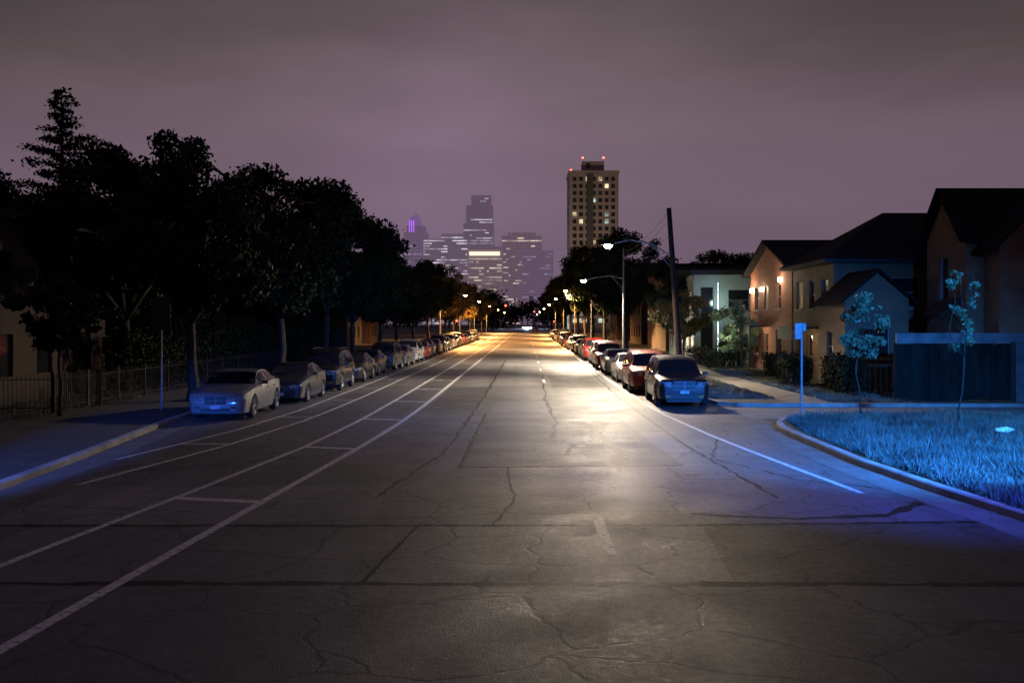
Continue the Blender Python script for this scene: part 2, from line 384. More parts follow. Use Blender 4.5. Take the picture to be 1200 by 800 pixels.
# ------------------------------------------------------------------ trees
def leaf_quads(cent,size,rg):
    n=len(cent)
    d=rg.normal(size=(n,3)); d/=np.linalg.norm(d,axis=1)[:,None]
    r=rg.normal(size=(n,3)); u=np.cross(d,r); u/=np.linalg.norm(u,axis=1)[:,None]
    s=size*(0.6+0.8*rg.random(n))[:,None]
    v=np.empty((n,4,3)); v[:,0]=cent-d*s*0.5; v[:,1]=cent+u*s*0.3; v[:,2]=cent+d*s*0.5; v[:,3]=cent-u*s*0.3
    return v.reshape(-1,3)
def combine(name,mbt,leafv,leafm,mats):
    nv0=len(mbt.v)
    tv=np.array(mbt.v,dtype=np.float64).reshape(-1,3)
    V=np.vstack([tv,leafv]); nl=len(leafv)//4
    loops=[]; starts=[]; 
    for f in mbt.f: starts.append(len(loops)); loops.extend(f)
    base=len(loops)
    L=np.concatenate([np.array(loops,dtype=np.int32),np.arange(nl*4,dtype=np.int32)+nv0])
    S=np.concatenate([np.array(starts,dtype=np.int32),base+np.arange(nl,dtype=np.int32)*4])
    me=bpy.data.meshes.new(name); me.vertices.add(len(V)); me.vertices.foreach_set("co",V.reshape(-1))
    me.loops.add(len(L)); me.loops.foreach_set("vertex_index",L)
    me.polygons.add(len(S)); me.polygons.foreach_set("loop_start",S)
    for m in mats: me.materials.append(m)
    me.polygons.foreach_set("material_index",np.concatenate([np.array(mbt.m,dtype=np.int32),leafm.astype(np.int32)]))
    me.update(calc_edges=True); me.validate(); return me

def broadleaf(name,seed,H=10,Rr=4,base=0.28,nl=24000,ls=0.2,mats=None,nclump=60,lightfrac=0.35,trunk_r=0.2):
    rg=np.random.default_rng(seed); mb=MB()
    zc=H*(base+(1-base)*0.48); rz=H*(1-base)*0.5
    th=H*base*1.15
    pts=[(0,0,-0.1)]; x=y=0
    for i in range(1,5):
        x+=rg.normal(0,0.06); y+=rg.normal(0,0.06); pts.append((x,y,th*i/4))
    mb.tube(pts,[trunk_r*1.35,trunk_r,trunk_r*0.9,trunk_r*0.85,trunk_r*0.8],9)
    top=Vector(pts[-1])
    limbs=[]
    nlimb=7
    for k in range(nlimb):
        a=2*math.pi*k/nlimb+rg.normal(0,0.3); rr=Rr*rg.uniform(0.35,0.75) if k else 0.3
        e=Vector((math.cos(a)*rr,math.sin(a)*rr,zc+rg.uniform(-0.2,0.7)*rz))
        m1=top.lerp(e,0.4)+Vector((rg.normal(0,.15),rg.normal(0,.15),-0.15)); m2=top.lerp(e,0.72)+Vector((0,0,rg.normal(0,.2)))
        mb.tube([top,m1,m2,e],[trunk_r*0.55,trunk_r*0.4,trunk_r*0.25,trunk_r*0.1],6)
        limbs+= [m1,m2,e]
    C_=[]
    for k in range(nclump):
        d=rg.normal(size=3); d/=np.linalg.norm(d); r=rg.uniform(0.35,1.0)**0.5
        if d[2]<-0.2: r*=0.85
        wob=1+0.22*math.sin(3*math.atan2(d[1],d[0])+seed)+0.15*math.sin(5*d[2]+seed*2)
        p=np.array([d[0]*Rr*0.86*r*wob,d[1]*Rr*0.86*r*wob,zc+d[2]*rz*0.88*r*(0.9+0.1*wob)])
        C_.append(p)
        pv=Vector(p); nb=min(limbs,key=lambda q:(q-pv).length)
        mid=nb.lerp(pv,0.5)+Vector((rg.normal(0,.12),rg.normal(0,.12),rg.normal(0,.12)))*min(1,Rr/3)
        q=min(1,trunk_r/0.15)
        mb.tube([nb,mid,pv],[0.05*q,0.03*q,0.012*q],4,cap=False)
    C_=np.array(C_); rad=Rr*rg.uniform(0.12,0.27,nclump)
    w=rad**2.3; w/=w.sum(); idx=rg.choice(nclump,nl,p=w)
    off=rg.normal(size=(nl,3)); nn=np.linalg.norm(off,axis=1)[:,None]; off=off/nn*(rg.random(nl)[:,None]**0.45)
    off*= (1+0.35*(rg.random(nl)[:,None]>0.9))
    off[:,2]*=0.72
    c=C_[idx]+off*rad[idx][:,None]
    lv=leaf_quads(c,ls,rg)
    lm=np.where((idx%3==0)&(rg.random(nl)<0.8)|(rg.random(nl)<lightfrac*0.5),2,1)
    mb.m=[0]*len(mb.f)
    return combine(name,mb,lv,lm,[M['bark']]+(mats or [M['leafd'],M['leafl']]))

def conifer(name,seed,H=13,Rr=3,nl=26000):
    rg=np.random.default_rng(seed); mb=MB()
    mb.tube([(0,0,-0.1),(0.05,0,H*0.5),(0,0.05,H*0.97)],[0.22,0.13,0.02],8)
    cents=[]
    nb=95
    for k in range(nb):
        t=(k+0.5)/nb; z=H*(0.12+0.87*t); Lb=Rr*(1-t)**0.75*rg.uniform(0.5,1.3)+0.2
        a=k*2.4+rg.normal(0,0.3)
        up=0.15+0.55*t
        d=Vector((math.cos(a),math.sin(a),0))
        p0=Vector((0,0,z)); p1=p0+d*Lb*0.5+Vector((0,0,-0.05*Lb+up*Lb*0.15)); p2=p0+d*Lb+Vector((0,0,up*Lb*0.5-0.15*Lb))
        mb.tube([p0,p1,p2],[0.05*(1-t)+0.015,0.03,0.008],4,cap=False)
        m=max(30,int(nl/nb*(Lb/Rr)*1.7)); tt=rg.random(m)**0.7
        for q in tt:
            b=(p0.lerp(p1,q*2) if q<0.5 else p1.lerp(p2,q*2-1))
            sp=0.09+0.2*(1-abs(q-0.6))*min(1,Lb/2)
            cents.append((b.x+rg.normal(0,sp),b.y+rg.normal(0,sp),b.z+rg.normal(0,sp*0.45)-0.04))
    c=np.array(cents); lv=leaf_quads(c,0.17,rg)
    lm=np.ones(len(c)); mb.m=[0]*len(mb.f)
    return combine(name,mb,lv,lm,[M['bark'],M['pine']])

TM=[broadleaf("street_tree_mesh_%d"%i,11+i*5,10,4,0.24,22000,0.22,nclump=72) for i in range(4)]
TA=broadleaf("autumn_tree_mesh",71,10,4,0.26,16000,0.24,[M['leafy'],M['leafa']])
def put(me,name,x,y,sx,sz,rz):
    o=bpy.data.objects.new(name,me); COL.objects.link(o); o.location=(x,y,0.1); o.scale=(sx,sx,sz); o.rotation_euler=(0,0,rz); return o
rr=random.Random(5)
left=[(-12.4,37,0.95,1.04,0),(-16.5,41,1.05,1.08,1),(-12.3,49.5,1.0,1.12,2),(-12.2,61,1.08,1.22,3),(-12.6,72,0.95,1.02,0),
 (-12.5,84,1.0,0.97,1),(-12.6,97,0.95,0.98,2),(-12.8,112,0.95,1.0,3),(-21.5,38,1.0,0.98,3),(-19.5,50,1.1,1.15,0),(-26,44,1.1,1.06,2),(-18,60,1.1,1.15,1),(-20,75,1.1,1.2,2),
 (-27,57,1.1,1.15,1),(-34,48,1.1,1.0,3),(-22,98,1.2,1.3,0),(-17.5,86,1.0,1.0,3),(-17,46,0.8,0.75,2),(-17.2,68,0.8,0.8,1),(-16.8,78,.8,.8,0)]
for i,(x,y,sx,sz,k) in enumerate(left): put(TM[k],"street_tree",x,y,sx,sz,rr.uniform(0,6.28))
y=126
while y<420:
    put(TA if rr.random()<0.65 else TM[rr.randrange(4)],"street_tree",-12.6+rr.uniform(-.4,.4),y,1.0+rr.uniform(-.1,.15),1.05+rr.uniform(-.1,.2),rr.uniform(0,6.28)); y+=15+0.06*(y-120)
for (x,y,sx,sz,k) in [(9.2,92,1.1,1.22,1),(8.8,112,1.15,1.2,0),(8.6,132,1.2,1.4,2),(12.3,80,0.75,0.72,3),(8.9,152,1.15,1.35,3),(9,175,1.2,1.45,1),(9,205,1.2,1.5,0),(9.2,250,1.3,1.6,3),(9.4,310,1.3,1.6,1),(9.4,370,1.4,1.7,0),
    (22,112,1.1,1.18,2),(17,104,0.8,0.85,0),(18,135,1.1,1.2,1)]:
    put(TM[k],"street_tree",x,y,sx,sz,rr.uniform(0,6.28))
put(TA,"street_tree",11.2,71,0.58,0.56,1.0)
put(conifer("pine_tree_mesh",9,13.8,3.1,20000),"pine_tree",-21.5,46,1,1,0)
put(conifer("pine_tree_mesh_b",19,10.2,2.6,12000),"pine_tree",-27.5,50,1,1,0)
put(broadleaf("young_tree_mesh",33,4.9,1.55,0.36,9000,0.15,nclump=34,trunk_r=0.06),"young_tree",-14.3,30.5,1,1,0)
def far_mass(name,x0,x1,y,h,seed,n=9000):
    rg=np.random.default_rng(seed)
    k=40; cx=rg.uniform(x0,x1,k); cz=rg.uniform(0.2,0.85,k)*h; idx=rg.integers(0,k,n)
    off=rg.normal(size=(n,3))*np.array([h*0.16,6,h*0.13]); c=np.stack([cx[idx],np.full(n,y),cz[idx]],1)+off
    c[:,2]=np.abs(c[:,2])
    mb=MB(); 
    for q in range(12):
        x=rg.uniform(x0,x1); mb.tube([(x,y,0),(x,y,h*0.6)],[0.4,0.15],5)
    me=combine(name,mb,leaf_quads(c,1.8,rg),np.ones(n),[M['bark'],M['leafd']])
    o=bpy.data.objects.new(name,me); COL.objects.link(o)
far_mass("distant_trees",-120,-16,560,20,1); far_mass("distant_trees",10,120,560,22,2); far_mass("distant_trees",-30,40,590,16,3,5000)

put(broadleaf("sapling_mesh",41,4.05,0.82,0.38,4200,0.12,[M['leafs'],M['leafs']],nclump=32,trunk_r=0.03),"sapling",10.25,30.4,1,1,0)
put(broadleaf("sapling_mesh_b",47,4.9,0.6,0.35,600,0.11,[M['leafs'],M['leafs']],nclump=22,trunk_r=0.026),"sapling",11.9,27.4,1,1,1)
put(broadleaf("shrub_tree_mesh",53,4.7,1.7,0.12,14000,0.13,[M['leafs'],M['leafs']],nclump=46,trunk_r=0.07),"ornamental_tree",12.9,61.5,1,1,0)
def hedge(name,x0,x1,y0,y1,h,seed,n=9000,ls=0.1):
    rg=np.random.default_rng(seed); c=np.stack([rg.uniform(x0,x1,n),rg.uniform(y0,y1,n),0.1+h*rg.random(n)**0.6],1)
    c[:,2]+=0.12*np.sin(c[:,0]*4+seed)*np.cos(c[:,1]*3); c+=rg.normal(0,0.08,(n,3))
    mb=MB(); 
    for q in range(8):
        x=rg.uniform(x0,x1); yy=rg.uniform(y0,y1); mb.tube([(x,yy,0.1),(x,yy,h*0.8)],[0.03,0.01],4)
    me=combine(name,mb,leaf_quads(c,ls,rg),np.where(rg.random(n)<0.3,2,1),[M['bark'],M['leafd'],M['leafl']])
    o=bpy.data.objects.new(name,me); COL.objects.link(o)
hedge("hedge",11.6,12.6,44,46,1.3,1,7000); hedge("hedge",12.6,14.2,50.5,53,1.2,2,8000); hedge("hedge",11.4,12.2,62,72,1.1,3,9000)
hedge("hedge",12.6,14.2,64,66,1.6,5,6000); hedge("hedge",12.4,13.4,39,42,1.5,6,7000)
hedge("hedge",-17,-15.6,40,80,2.6,4,36000,0.16)

# ------------------------------------------------------------------ buildings
def wall(mb,O,u,length,height,ops,wm=0,recess=0.12,frame=None):
    O=Vector(O); u=Vector((u[0],u[1],0)); n=Vector((u.y,-u.x,0)); z=Vector((0,0,1))
    P=lambda a,b,d=0: tuple(O+u*a+z*b+n*d)
    us=sorted(set([0,length]+[o[0] for o in ops]+[o[2] for o in ops])); vs=sorted(set([0,height]+[o[1] for o in ops]+[o[3] for o in ops]))
    key={}
    for o in ops:
        for i,a in enumerate(us[:-1]):
            if a>=o[0]-1e-6 and us[i+1]<=o[2]+1e-6:
                for j,b in enumerate(vs[:-1]):
                    if b>=o[1]-1e-6 and vs[j+1]<=o[3]+1e-6: key[(i,j)]=1
    for j in range(len(vs)-1):
        i=0
        while i<len(us)-1:
            if (i,j) in key: i+=1; continue
            k=i
            while k<len(us)-1 and (k,j) not in key: k+=1
            mb.quad(P(us[i],vs[j]),P(us[k],vs[j]),P(us[k],vs[j+1]),P(us[i],vs[j+1]),wm); i=k
    rm=wm
    for (a,b,c,d,m_) in ops:
        mb.quad(P(a,b,-recess),P(c,b,-recess),P(c,d,-recess),P(a,d,-recess),m_)
        mb.quad(P(a,b),P(c,b),P(c,b,-recess),P(a,b,-recess),rm); mb.quad(P(a,d,-recess),P(c,d,-recess),P(c,d),P(a,d),rm)
        mb.quad(P(a,b,-recess),P(a,d,-recess),P(a,d),P(a,b),rm); mb.quad(P(c,b),P(c,d),P(c,d,-recess),P(c,b,-recess),rm)
        if frame is not None:
            def bx(a0,b0,a1,b1,d0,d1):
                q=[P(a0,b0,d0),P(a1,b0,d0),P(a1,b1,d0),P(a0,b1,d0),P(a0,b0,d1),P(a1,b0,d1),P(a1,b1,d1),P(a0,b1,d1)]
                mb.add(q,[(3,2,1,0),(4,5,6,7),(0,1,5,4),(1,2,6,5),(2,3,7,6),(3,0,4,7)],frame)
            t=0.05; bx(a-0.07,b-0.09,c+0.07,b-0.003,0.001,0.06)
            bx(a+.002,b+.002,a+t,d-.002,-recess+.004,-recess+.05); bx(c-t,b+.002,c-.002,d-.002,-recess+.004,-recess+.05)
            bx(a+t+.001,d-t,c-t-.001,d-.002,-recess+.004,-recess+.05); bx(a+t+.001,b+.002,c-t-.001,b+t,-recess+.004,-recess+.05)
            if d-b>0.9: bx(a+t+.001,(b+d)/2-.02,c-t-.001,(b+d)/2+.02,-recess+.004,-recess+.045)
def rowops(length,n,w,floors,fh,z0,h,pick,margin=0.8):
    ops=[]
    pitch=(length-2*margin)/n
    for f in range(floors):
        for k in range(n):
            a=margin+pitch*(k+0.5)-w/2; b=z0+f*fh
            ops.append((round(a,3),round(b,3),round(a+w,3),round(b+h,3),pick(f,k)))
    return ops
def body(mb,x0,x1,y0,y1,z0,H,ops,wm=0,**kw):
    wall(mb,(x0,y0,z0),(1,0),x1-x0,H,ops.get('S',[]),wm,**kw)
    wall(mb,(x0,y1,z0),(0,-1),y1-y0,H,ops.get('W',[]),wm,**kw)
    wall(mb,(x1,y0,z0),(0,1),y1-y0,H,ops.get('E',[]),wm,**kw)
    wall(mb,(x1,y1,z0),(-1,0),x1-x0,H,ops.get('N',[]),wm,**kw)
def gable(mb,x0,x1,y0,y1,ze,zr,axis,oh=0.4,rm=0,wm=1,th=0.15):
    if axis=='x':
        ym=(y0+y1)/2; k=(zr-ze)/(ym-y0)
        prof=[(y0-oh,ze-oh*k),(ym,zr),(y1+oh,ze-oh*k)]
        f=lambda a,t:(a,t[0],t[1]); a0,a1=x0-oh,x1+oh
        tri=[[(xx,y0,ze),(xx,y1,ze),(xx,ym,zr-0.02)] for xx in (x0,x1)]
    else:
        xm=(x0+x1)/2; k=(zr-ze)/(xm-x0)
        prof=[(x0-oh,ze-oh*k),(xm,zr),(x1+oh,ze-oh*k)]
        f=lambda a,t:(t[0],a,t[1]); a0,a1=y0-oh,y1+oh
        tri=[[(x0,yy,ze),(x1,yy,ze),(xm,yy,zr-0.02)] for yy in (y0,y1)]
    for i in (0,1):
        p,q=prof[i],prof[i+1]; pu=(p[0],p[1]+th); qu=(q[0],q[1]+th); pl=(p[0],p[1]+0.01); ql=(q[0],q[1]+0.01)
        vs=[f(a0,pl),f(a1,pl),f(a1,ql),f(a0,ql),f(a0,pu),f(a1,pu),f(a1,qu),f(a0,qu)]
        mb.add(vs,[(3,2,1,0),(4,5,6,7),(0,1,5,4),(1,2,6,5),(2,3,7,6),(3,0,4,7)],rm)
    for t in tri: mb.add(t,[(0,1,2)],wm)
def hip(mb,x0,x1,y0,y1,ze,zr,oh=0.45,rm=0,fm=1,inset=None):
    X0,X1,Y0,Y1=x0-oh,x1+oh,y0-oh,y1+oh
    b=[(X0,Y0,ze),(X1,Y0,ze),(X1,Y1,ze),(X0,Y1,ze)]
    if X1-X0>=Y1-Y0:
        d=inset or (Y1-Y0)/2; r0=(X0+d,(Y0+Y1)/2,zr); r1=(X1-d,(Y0+Y1)/2,zr)
        mb.add(b+[r0,r1],[(0,1,5,4),(2,3,4,5),(3,0,4),(1,2,5)],rm)
    else:
        d=inset or (X1-X0)/2; r0=((X0+X1)/2,Y0+d,zr); r1=((X0+X1)/2,Y1-d,zr)
        mb.add(b+[r0,r1],[(0,1,4),(1,2,5,4),(2,3,5),(3,0,4,5)],rm)
    mb.box((X0,Y0,ze-0.16),(X1,Y1,ze-0.003),fm)

rb=random.Random(21)
def pickf(p_warm,p_cool,g=1,wm=2,cm=3):
    def f(a,b):
        r=rb.random()
        return wm if r<p_warm else (cm if r<p_warm+p_cool else g)
    return f
HM=[None,M['glass'],M['winwarm'],M['wincool'],M['trim'],M['windim']]
def house_obj(name,wallm,fn):
    e=empty(name); mw=MB(); mr=MB(); fn(mw,mr)
    mw.obj("walls",[wallm]+HM[1:],e); 
    if mr.v: mr.obj("roof",[M['roof'],wallm,M['darkmetal']],e)
    return e

def f(mw,mr):
    x0,x1,y0,y1=14.4,24,54,64
    W=[(1.2,1.0,2.2,2.5,1),(3.6,0.1,4.7,2.3,1),(6.6,1.0,7.7,2.5,1),(1.2,3.7,2.2,5.1,1),(3.7,3.7,4.7,5.1,5),(6.6,3.7,7.7,5.1,1)]
    S=rowops(9.6,4,1.0,2,2.7,1.0,1.4,pickf(0,0))
    body(mw,x0,x1,y0,y1,0.1,5.95,{'S':S,'W':W},0,frame=4)
    gable(mr,x0,x1,y0,y1,6.05,7.75,'x',0.45,0,1)
e=house_obj("brick_house",M['brick'],f)
mb=MB(); mb.box((13.1,58.6,2.75),(14.38,60.9,2.85)); mb.box((13.1,58.6,2.35),(13.16,60.9,2.745)); mb.tube([(13.15,58.7,0.1),(13.15,58.7,2.35)],[.04,.04]); mb.tube([(13.15,60.8,0.1),(13.15,60.8,2.35)],[.04,.04])
mb.obj("awning",[M['darkmetal']],e)
mb=MB()
for yy in (56.2,60.5,63.2): mb.box((14.22,yy-0.09,4.9 if yy>60 else 5.3),(14.395,yy+0.09,5.15 if yy>60 else 5.55))
mb.obj("wall_lamps",[emis("wall_lamp_glow",(1,0.8,0.5),40)],e)

def f(mw,mr):
    x0,x1,y0,y1=14.2,24,46,53
    W=[(0.7,0.9,1.7,2.4,1),(2.6,0.1,3.6,2.3,1),(5.0,0.9,6.2,2.4,1),(0.7,3.6,1.8,5.0,5),(3.0,3.6,4.0,5.0,1),(5.0,3.6,6.2,5.0,1)]
    S=[(0.9,3.7,1.7,5.0,1),(2.6,3.6,4.0,5.0,1),(5.5,3.6,6.6,5.0,1),(7.6,3.6,8.6,5.0,1),(5.5,1,6.6,2.4,1)]
    body(mw,x0,x1,y0,y1,0.1,5.65,{'S':S,'W':W},0,frame=4)
    hip(mr,x0,x1,y0,y1,5.75+0.17,8.45,0.6,0,2)
    body(mw,13.5,16.2,42.2,45.99,0.1,3.9,{'S':[(0.8,1.4,1.9,2.7,1)],'W':[(1.2,1.2,2.2,2.5,1)]},0,frame=4)
    gable(mr,13.5,16.2,42.2,45.6,4.0,5.15,'y',0.3,0,1)
e=house_obj("tan_house",M['siding'],f)
mb=MB(); mb.box((12.7,47.6,2.7),(14.19,50.4,2.8)); mb.box((12.7,47.6,2.2),(12.76,50.4,2.695)); mb.tube([(12.73,47.7,0.1),(12.73,47.7,2.2)],[.04,.04]); mb.tube([(12.73,50.3,0.1),(12.73,50.3,2.2)],[.04,.04])
mb.obj("awning",[M['darkmetal']],e)

def f(mw,mr):
    body(mw,17.3,27,39.2,43,0.1,6.4,{'W':[(1.3,3.8,2.1,5.6,1)],'S':[]},0,frame=4)
    gable(mr,17.3,27,39.2,43,6.5,8.4,'x',0.4,0,1)
    body(mw,18.0,26,37.9,39.19,0.1,6.0,{'S':[(1.4,3.8,2.4,5.4,1),(4.5,3.8,5.5,5.4,1)]},0,frame=4)
    gable(mr,18.0,26,37.9,39.6,6.1,9.9,'y',0.5,0,1)
    body(mw,20,27,43.01,50,0.1,6.0,{},0)
    gable(mr,20,27,43.1,50,6.1,8.2,'y',0.3,0,1)
e=house_obj("stucco_house",M['stucco'],f)
mb=MB(); mb.add([(16.4,39.5,3.3),(16.4,41.3,3.3),(17.29,41.3,4.0),(17.29,39.5,4.0),(16.4,39.5,3.22),(16.4,41.3,3.22),(17.29,41.3,3.92),(17.29,39.5,3.92)],[(0,1,2,3),(7,6,5,4),(0,4,5,1),(1,5,6,2),(3,7,4,0)])
mb.obj("awning",[M['darkmetal']],e)

def f(mw,mr):
    S=[(0.5,0.8,1.5,5.6,1)]+[(1.75,0.6,1.95,6.0,3)]+[(2.6,0.9,4.2,2.5,1),(2.6,3.8,4.2,5.4,1),(5,0.9,6,2.5,1),(5,3.8,6,5.4,5)]
    body(mw,12.6,22,75,88,0.1,6.5,{'S':S,'W':rowops(13,5,1.4,2,2.9,0.9,1.5,pickf(0.1,0.05))},0,frame=4)
    mr.box((12.35,74.75,6.6),(22.25,88.25,6.95),2); mr.quad((12.5,74.9,6.96),(22,74.9,6.96),(22,88,6.96),(12.5,88,6.96),0)
house_obj("flat_block",M['pale'],f)
def f(mw,mr):
    body(mw,14,30,100,115,0.1,8.2,{'S':rowops(16,7,1.2,2,3,1.6,1.5,pickf(0.15,0)),'W':[]},0,frame=4)
    mr.box((13.7,99.7,8.3),(30.3,115.3,8.6),2)
house_obj("flat_block",M['beige'],f)
def f(mw,mr):
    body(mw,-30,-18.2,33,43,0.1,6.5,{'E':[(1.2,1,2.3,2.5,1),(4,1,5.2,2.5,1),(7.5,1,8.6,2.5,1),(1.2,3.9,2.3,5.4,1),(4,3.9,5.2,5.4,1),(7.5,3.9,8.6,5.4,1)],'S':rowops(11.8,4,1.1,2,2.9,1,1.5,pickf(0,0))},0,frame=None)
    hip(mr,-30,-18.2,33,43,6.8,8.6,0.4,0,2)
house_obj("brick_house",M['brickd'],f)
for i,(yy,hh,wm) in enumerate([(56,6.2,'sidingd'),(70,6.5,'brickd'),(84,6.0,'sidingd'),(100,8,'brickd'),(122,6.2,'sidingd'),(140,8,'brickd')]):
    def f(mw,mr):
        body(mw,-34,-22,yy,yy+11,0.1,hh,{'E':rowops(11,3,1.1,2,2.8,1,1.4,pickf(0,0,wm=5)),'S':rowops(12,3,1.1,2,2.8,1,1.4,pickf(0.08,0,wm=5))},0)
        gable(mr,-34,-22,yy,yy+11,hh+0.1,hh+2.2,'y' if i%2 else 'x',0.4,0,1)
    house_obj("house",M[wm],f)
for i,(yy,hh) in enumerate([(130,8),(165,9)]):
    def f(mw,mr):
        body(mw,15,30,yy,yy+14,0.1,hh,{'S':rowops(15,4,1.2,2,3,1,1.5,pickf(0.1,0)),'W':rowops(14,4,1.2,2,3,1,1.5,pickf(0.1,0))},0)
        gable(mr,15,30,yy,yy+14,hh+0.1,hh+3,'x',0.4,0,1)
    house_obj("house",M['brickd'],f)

e=empty("fence"); mb=MB(); x=13.6
while x<26:
    w=0.19; mb.box((x,36.5+random.uniform(-.006,.006),0.18),(x+w-0.012,36.525,2.2+random.uniform(-.02,.02))); x+=w
mb.obj("boards",[mat("fence_boards",(0.010,0.013,0.012),0.9,0.5,3,bump=0.3,stretch=(1,1,.3),spec=0.1)],e)
mb=MB(); mb.box((13.55,36.45,2.24),(26,36.57,2.62)); mb.obj("top_panel",[mat("fence_top",(0.10,0.12,0.13),0.7,0.4,2)],e)
mb=MB()
for k in range(8): mb.box((13.5+k*1.75,36.54,0.1),(13.6+k*1.75,36.64,2.23))
mb.obj("posts",[M['wood']],e)
mb=MB(); mb.box((17.7,36.0,0.12),(20.5,36.42,2.3)); mb.obj("gate_panel",[mat("gate_grey",(0.06,0.075,0.08),0.7,0.4,2)],e)

e=empty("iron_fence"); mb=MB()
def ironrun(p,q):
    L=math.dist(p,q); n=int(L/0.14)
    for i in range(n+1):
        t=i/n; x=p[0]+(q[0]-p[0])*t; y=p[1]+(q[1]-p[1])*t; r=0.035 if i%18==0 else 0.009
        mb.box((x-r,y-r,0.1),(x+r,y+r,1.35 if i%18 else 1.45))
    for z in (0.3,1.2): mb.tube([(p[0],p[1],z),(q[0],q[1],z)],[0.018,0.018],5)
ironrun((-15.0,31.5),(-15.0,62)); ironrun((-15.0,31.5),(-24,31.5)); mb.obj("rails",[M['darkmetal']],e)

# ------------------------------------------------------------------ high rises
M['tower']=mat("tower_concrete",(0.34,0.28,0.22),0.85,0.12,0.05)
M['towerdark']=mat("tower_dark_band",(0.08,0.07,0.06),0.8,0.1,1)
M['twarm']=window_lit("tower_window_warm",(1,0.78,0.48),0.7,0.35); M['tcool']=window_lit("tower_window_cool",(0.7,1.0,0.9),0.5,0.35)
e=empty("apartment_tower"); mw=MB()
x0,x1,y0,y1=19.3,41.6,450,474
def tops(L,n,pw):
    o=[]; pitch=(L-2)/n
    for fl in range(21):
        for k in range(n):
            b=3+fl*3.2; a=1+pitch*(k+0.5)-0.85
            r=rb.random(); m=2 if r<pw else (3 if r<pw*1.6 else 1)
            o.append((a,b,a+1.7,b+1.9,m))
    return o
body(mw,x0,x1,y0,y1,0,70.5,{'S':tops(22.3,7,0.10),'W':tops(24,6,0.06),'E':tops(24,6,0.05)},0,recess=0.35)
for k in range(8):
    x=x0+1+(20.3/7)*k; mw.box((x-0.35,y0-0.5,0),(x+0.35,y0-0.003,70.4),0)
mw.box((x0+7.9,y0-0.9,0),(x0+10.9,y0-0.52,70.45),5)
mw.box((x0-0.4,y0-0.95,70.5),(x1+0.4,y1+0.4,71.6),0)
mw.box((25.4,452,71.6),(35.2,464,76.2),0)
mw.box((27.2,451.7,73.0),(28.8,451.99,75.2),1)
for xx in (25.6,35.0): mw.tube([(xx,453,76.2),(xx,453,77.4)],[0.1,0.1],6,4)
mw.obj("walls",[M['tower'],M['glass'],M['twarm'],M['tcool'],M['trim'],M['towerdark']],e)
mb=MB()
for xx in (25.6,35.0,20.2): 
    zz=77.6 if xx>21 else 72
    mb.box((xx-0.35,452.6,zz),(xx+0.35,453.3,zz+0.6))
mb.obj("beacons",[emis("beacon_red",(1,0.06,0.03),14)],e)

def skyscraper(name,parts,wallc,glow,litp,fl=4.0,bay=3.2,wincol=(0.9,0.85,1.0),ws=0.5):
    e=empty(name); mw=MB()
    wm=mat(name+"_cladding_glow",wallc,0.6,0.1,0.02,emit=glow,es=1.0)  # city haze put in as a faint emission of the walls
    for (x0,x1,y0,y1,z0,z1) in parts:
        nf=max(1,int((z1-z0)/fl))
        def ops(L):
            n=max(1,int(L/bay)); o=[]; p=L/n
            for a in range(nf):
                rl=rb.random()<litp*0.35; k=0
                while k<n:
                    run=rb.randint(1,3) if not rl else rb.randint(2,6); lit=rb.random()<(0.7 if rl else litp*0.18)
                    e2=min(n,k+run)
                    o.append((round(p*k+p*0.1,2),round(fl*a+1.3,2),round(p*e2-p*0.1,2),round(fl*a+fl-0.9,2),2 if lit else 1)); k=e2
            return o
        wall(mw,(x0,y0,z0),(1,0),x1-x0,z1-z0,ops(x1-x0),0,recess=0.3)
        wall(mw,(x1,y0,z0),(0,1),y1-y0,z1-z0,ops(y1-y0),0,recess=0.3)
        wall(mw,(x0,y1,z0),(0,-1),y1-y0,z1-z0,ops(y1-y0),0,recess=0.3)
        wall(mw,(x1,y1,z0),(-1,0),x1-x0,z1-z0,[],0)
        mw.quad((x0,y0,z1),(x1,y0,z1),(x1,y1,z1),(x0,y1,z1),0)
    gm=mat(name+"_glazing_glow",(0.03,0.03,0.04),0.2,0.1,0.02,emit=(glow[0]*0.55,glow[1]*0.55,glow[2]*0.6),es=1.0)  # glazing carries the same haze glow as emission, dimmer
    mw.obj("tower",[wm,gm,window_lit(name+"_lit",wincol,ws,0.06)],e); return e
k=1500/1167
def X(px): return (px-617)*k
def Z(py): return 3+(378-py)*k
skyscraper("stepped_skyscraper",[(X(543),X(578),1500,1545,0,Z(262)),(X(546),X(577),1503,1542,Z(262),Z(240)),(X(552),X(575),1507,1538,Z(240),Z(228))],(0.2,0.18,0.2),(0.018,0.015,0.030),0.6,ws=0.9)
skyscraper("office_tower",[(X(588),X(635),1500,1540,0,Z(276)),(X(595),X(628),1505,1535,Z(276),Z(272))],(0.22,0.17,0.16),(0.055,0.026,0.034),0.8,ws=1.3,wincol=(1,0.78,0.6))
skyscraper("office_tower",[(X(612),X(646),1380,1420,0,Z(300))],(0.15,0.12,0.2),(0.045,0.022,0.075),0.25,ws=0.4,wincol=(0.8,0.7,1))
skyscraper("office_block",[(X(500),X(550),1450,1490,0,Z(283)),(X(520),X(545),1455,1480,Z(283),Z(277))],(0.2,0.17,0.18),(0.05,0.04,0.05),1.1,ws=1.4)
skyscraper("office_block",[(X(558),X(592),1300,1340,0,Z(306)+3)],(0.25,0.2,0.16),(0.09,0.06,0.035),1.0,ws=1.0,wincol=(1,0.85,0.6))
skyscraper("office_block",[(X(430),X(474),1480,1520,0,Z(292)),(X(640),X(668),1480,1520,0,Z(330)),(X(577),X(590),1480,1520,0,Z(290))],(0.2,0.17,0.18),(0.03,0.02,0.035),0.4,ws=0.6)
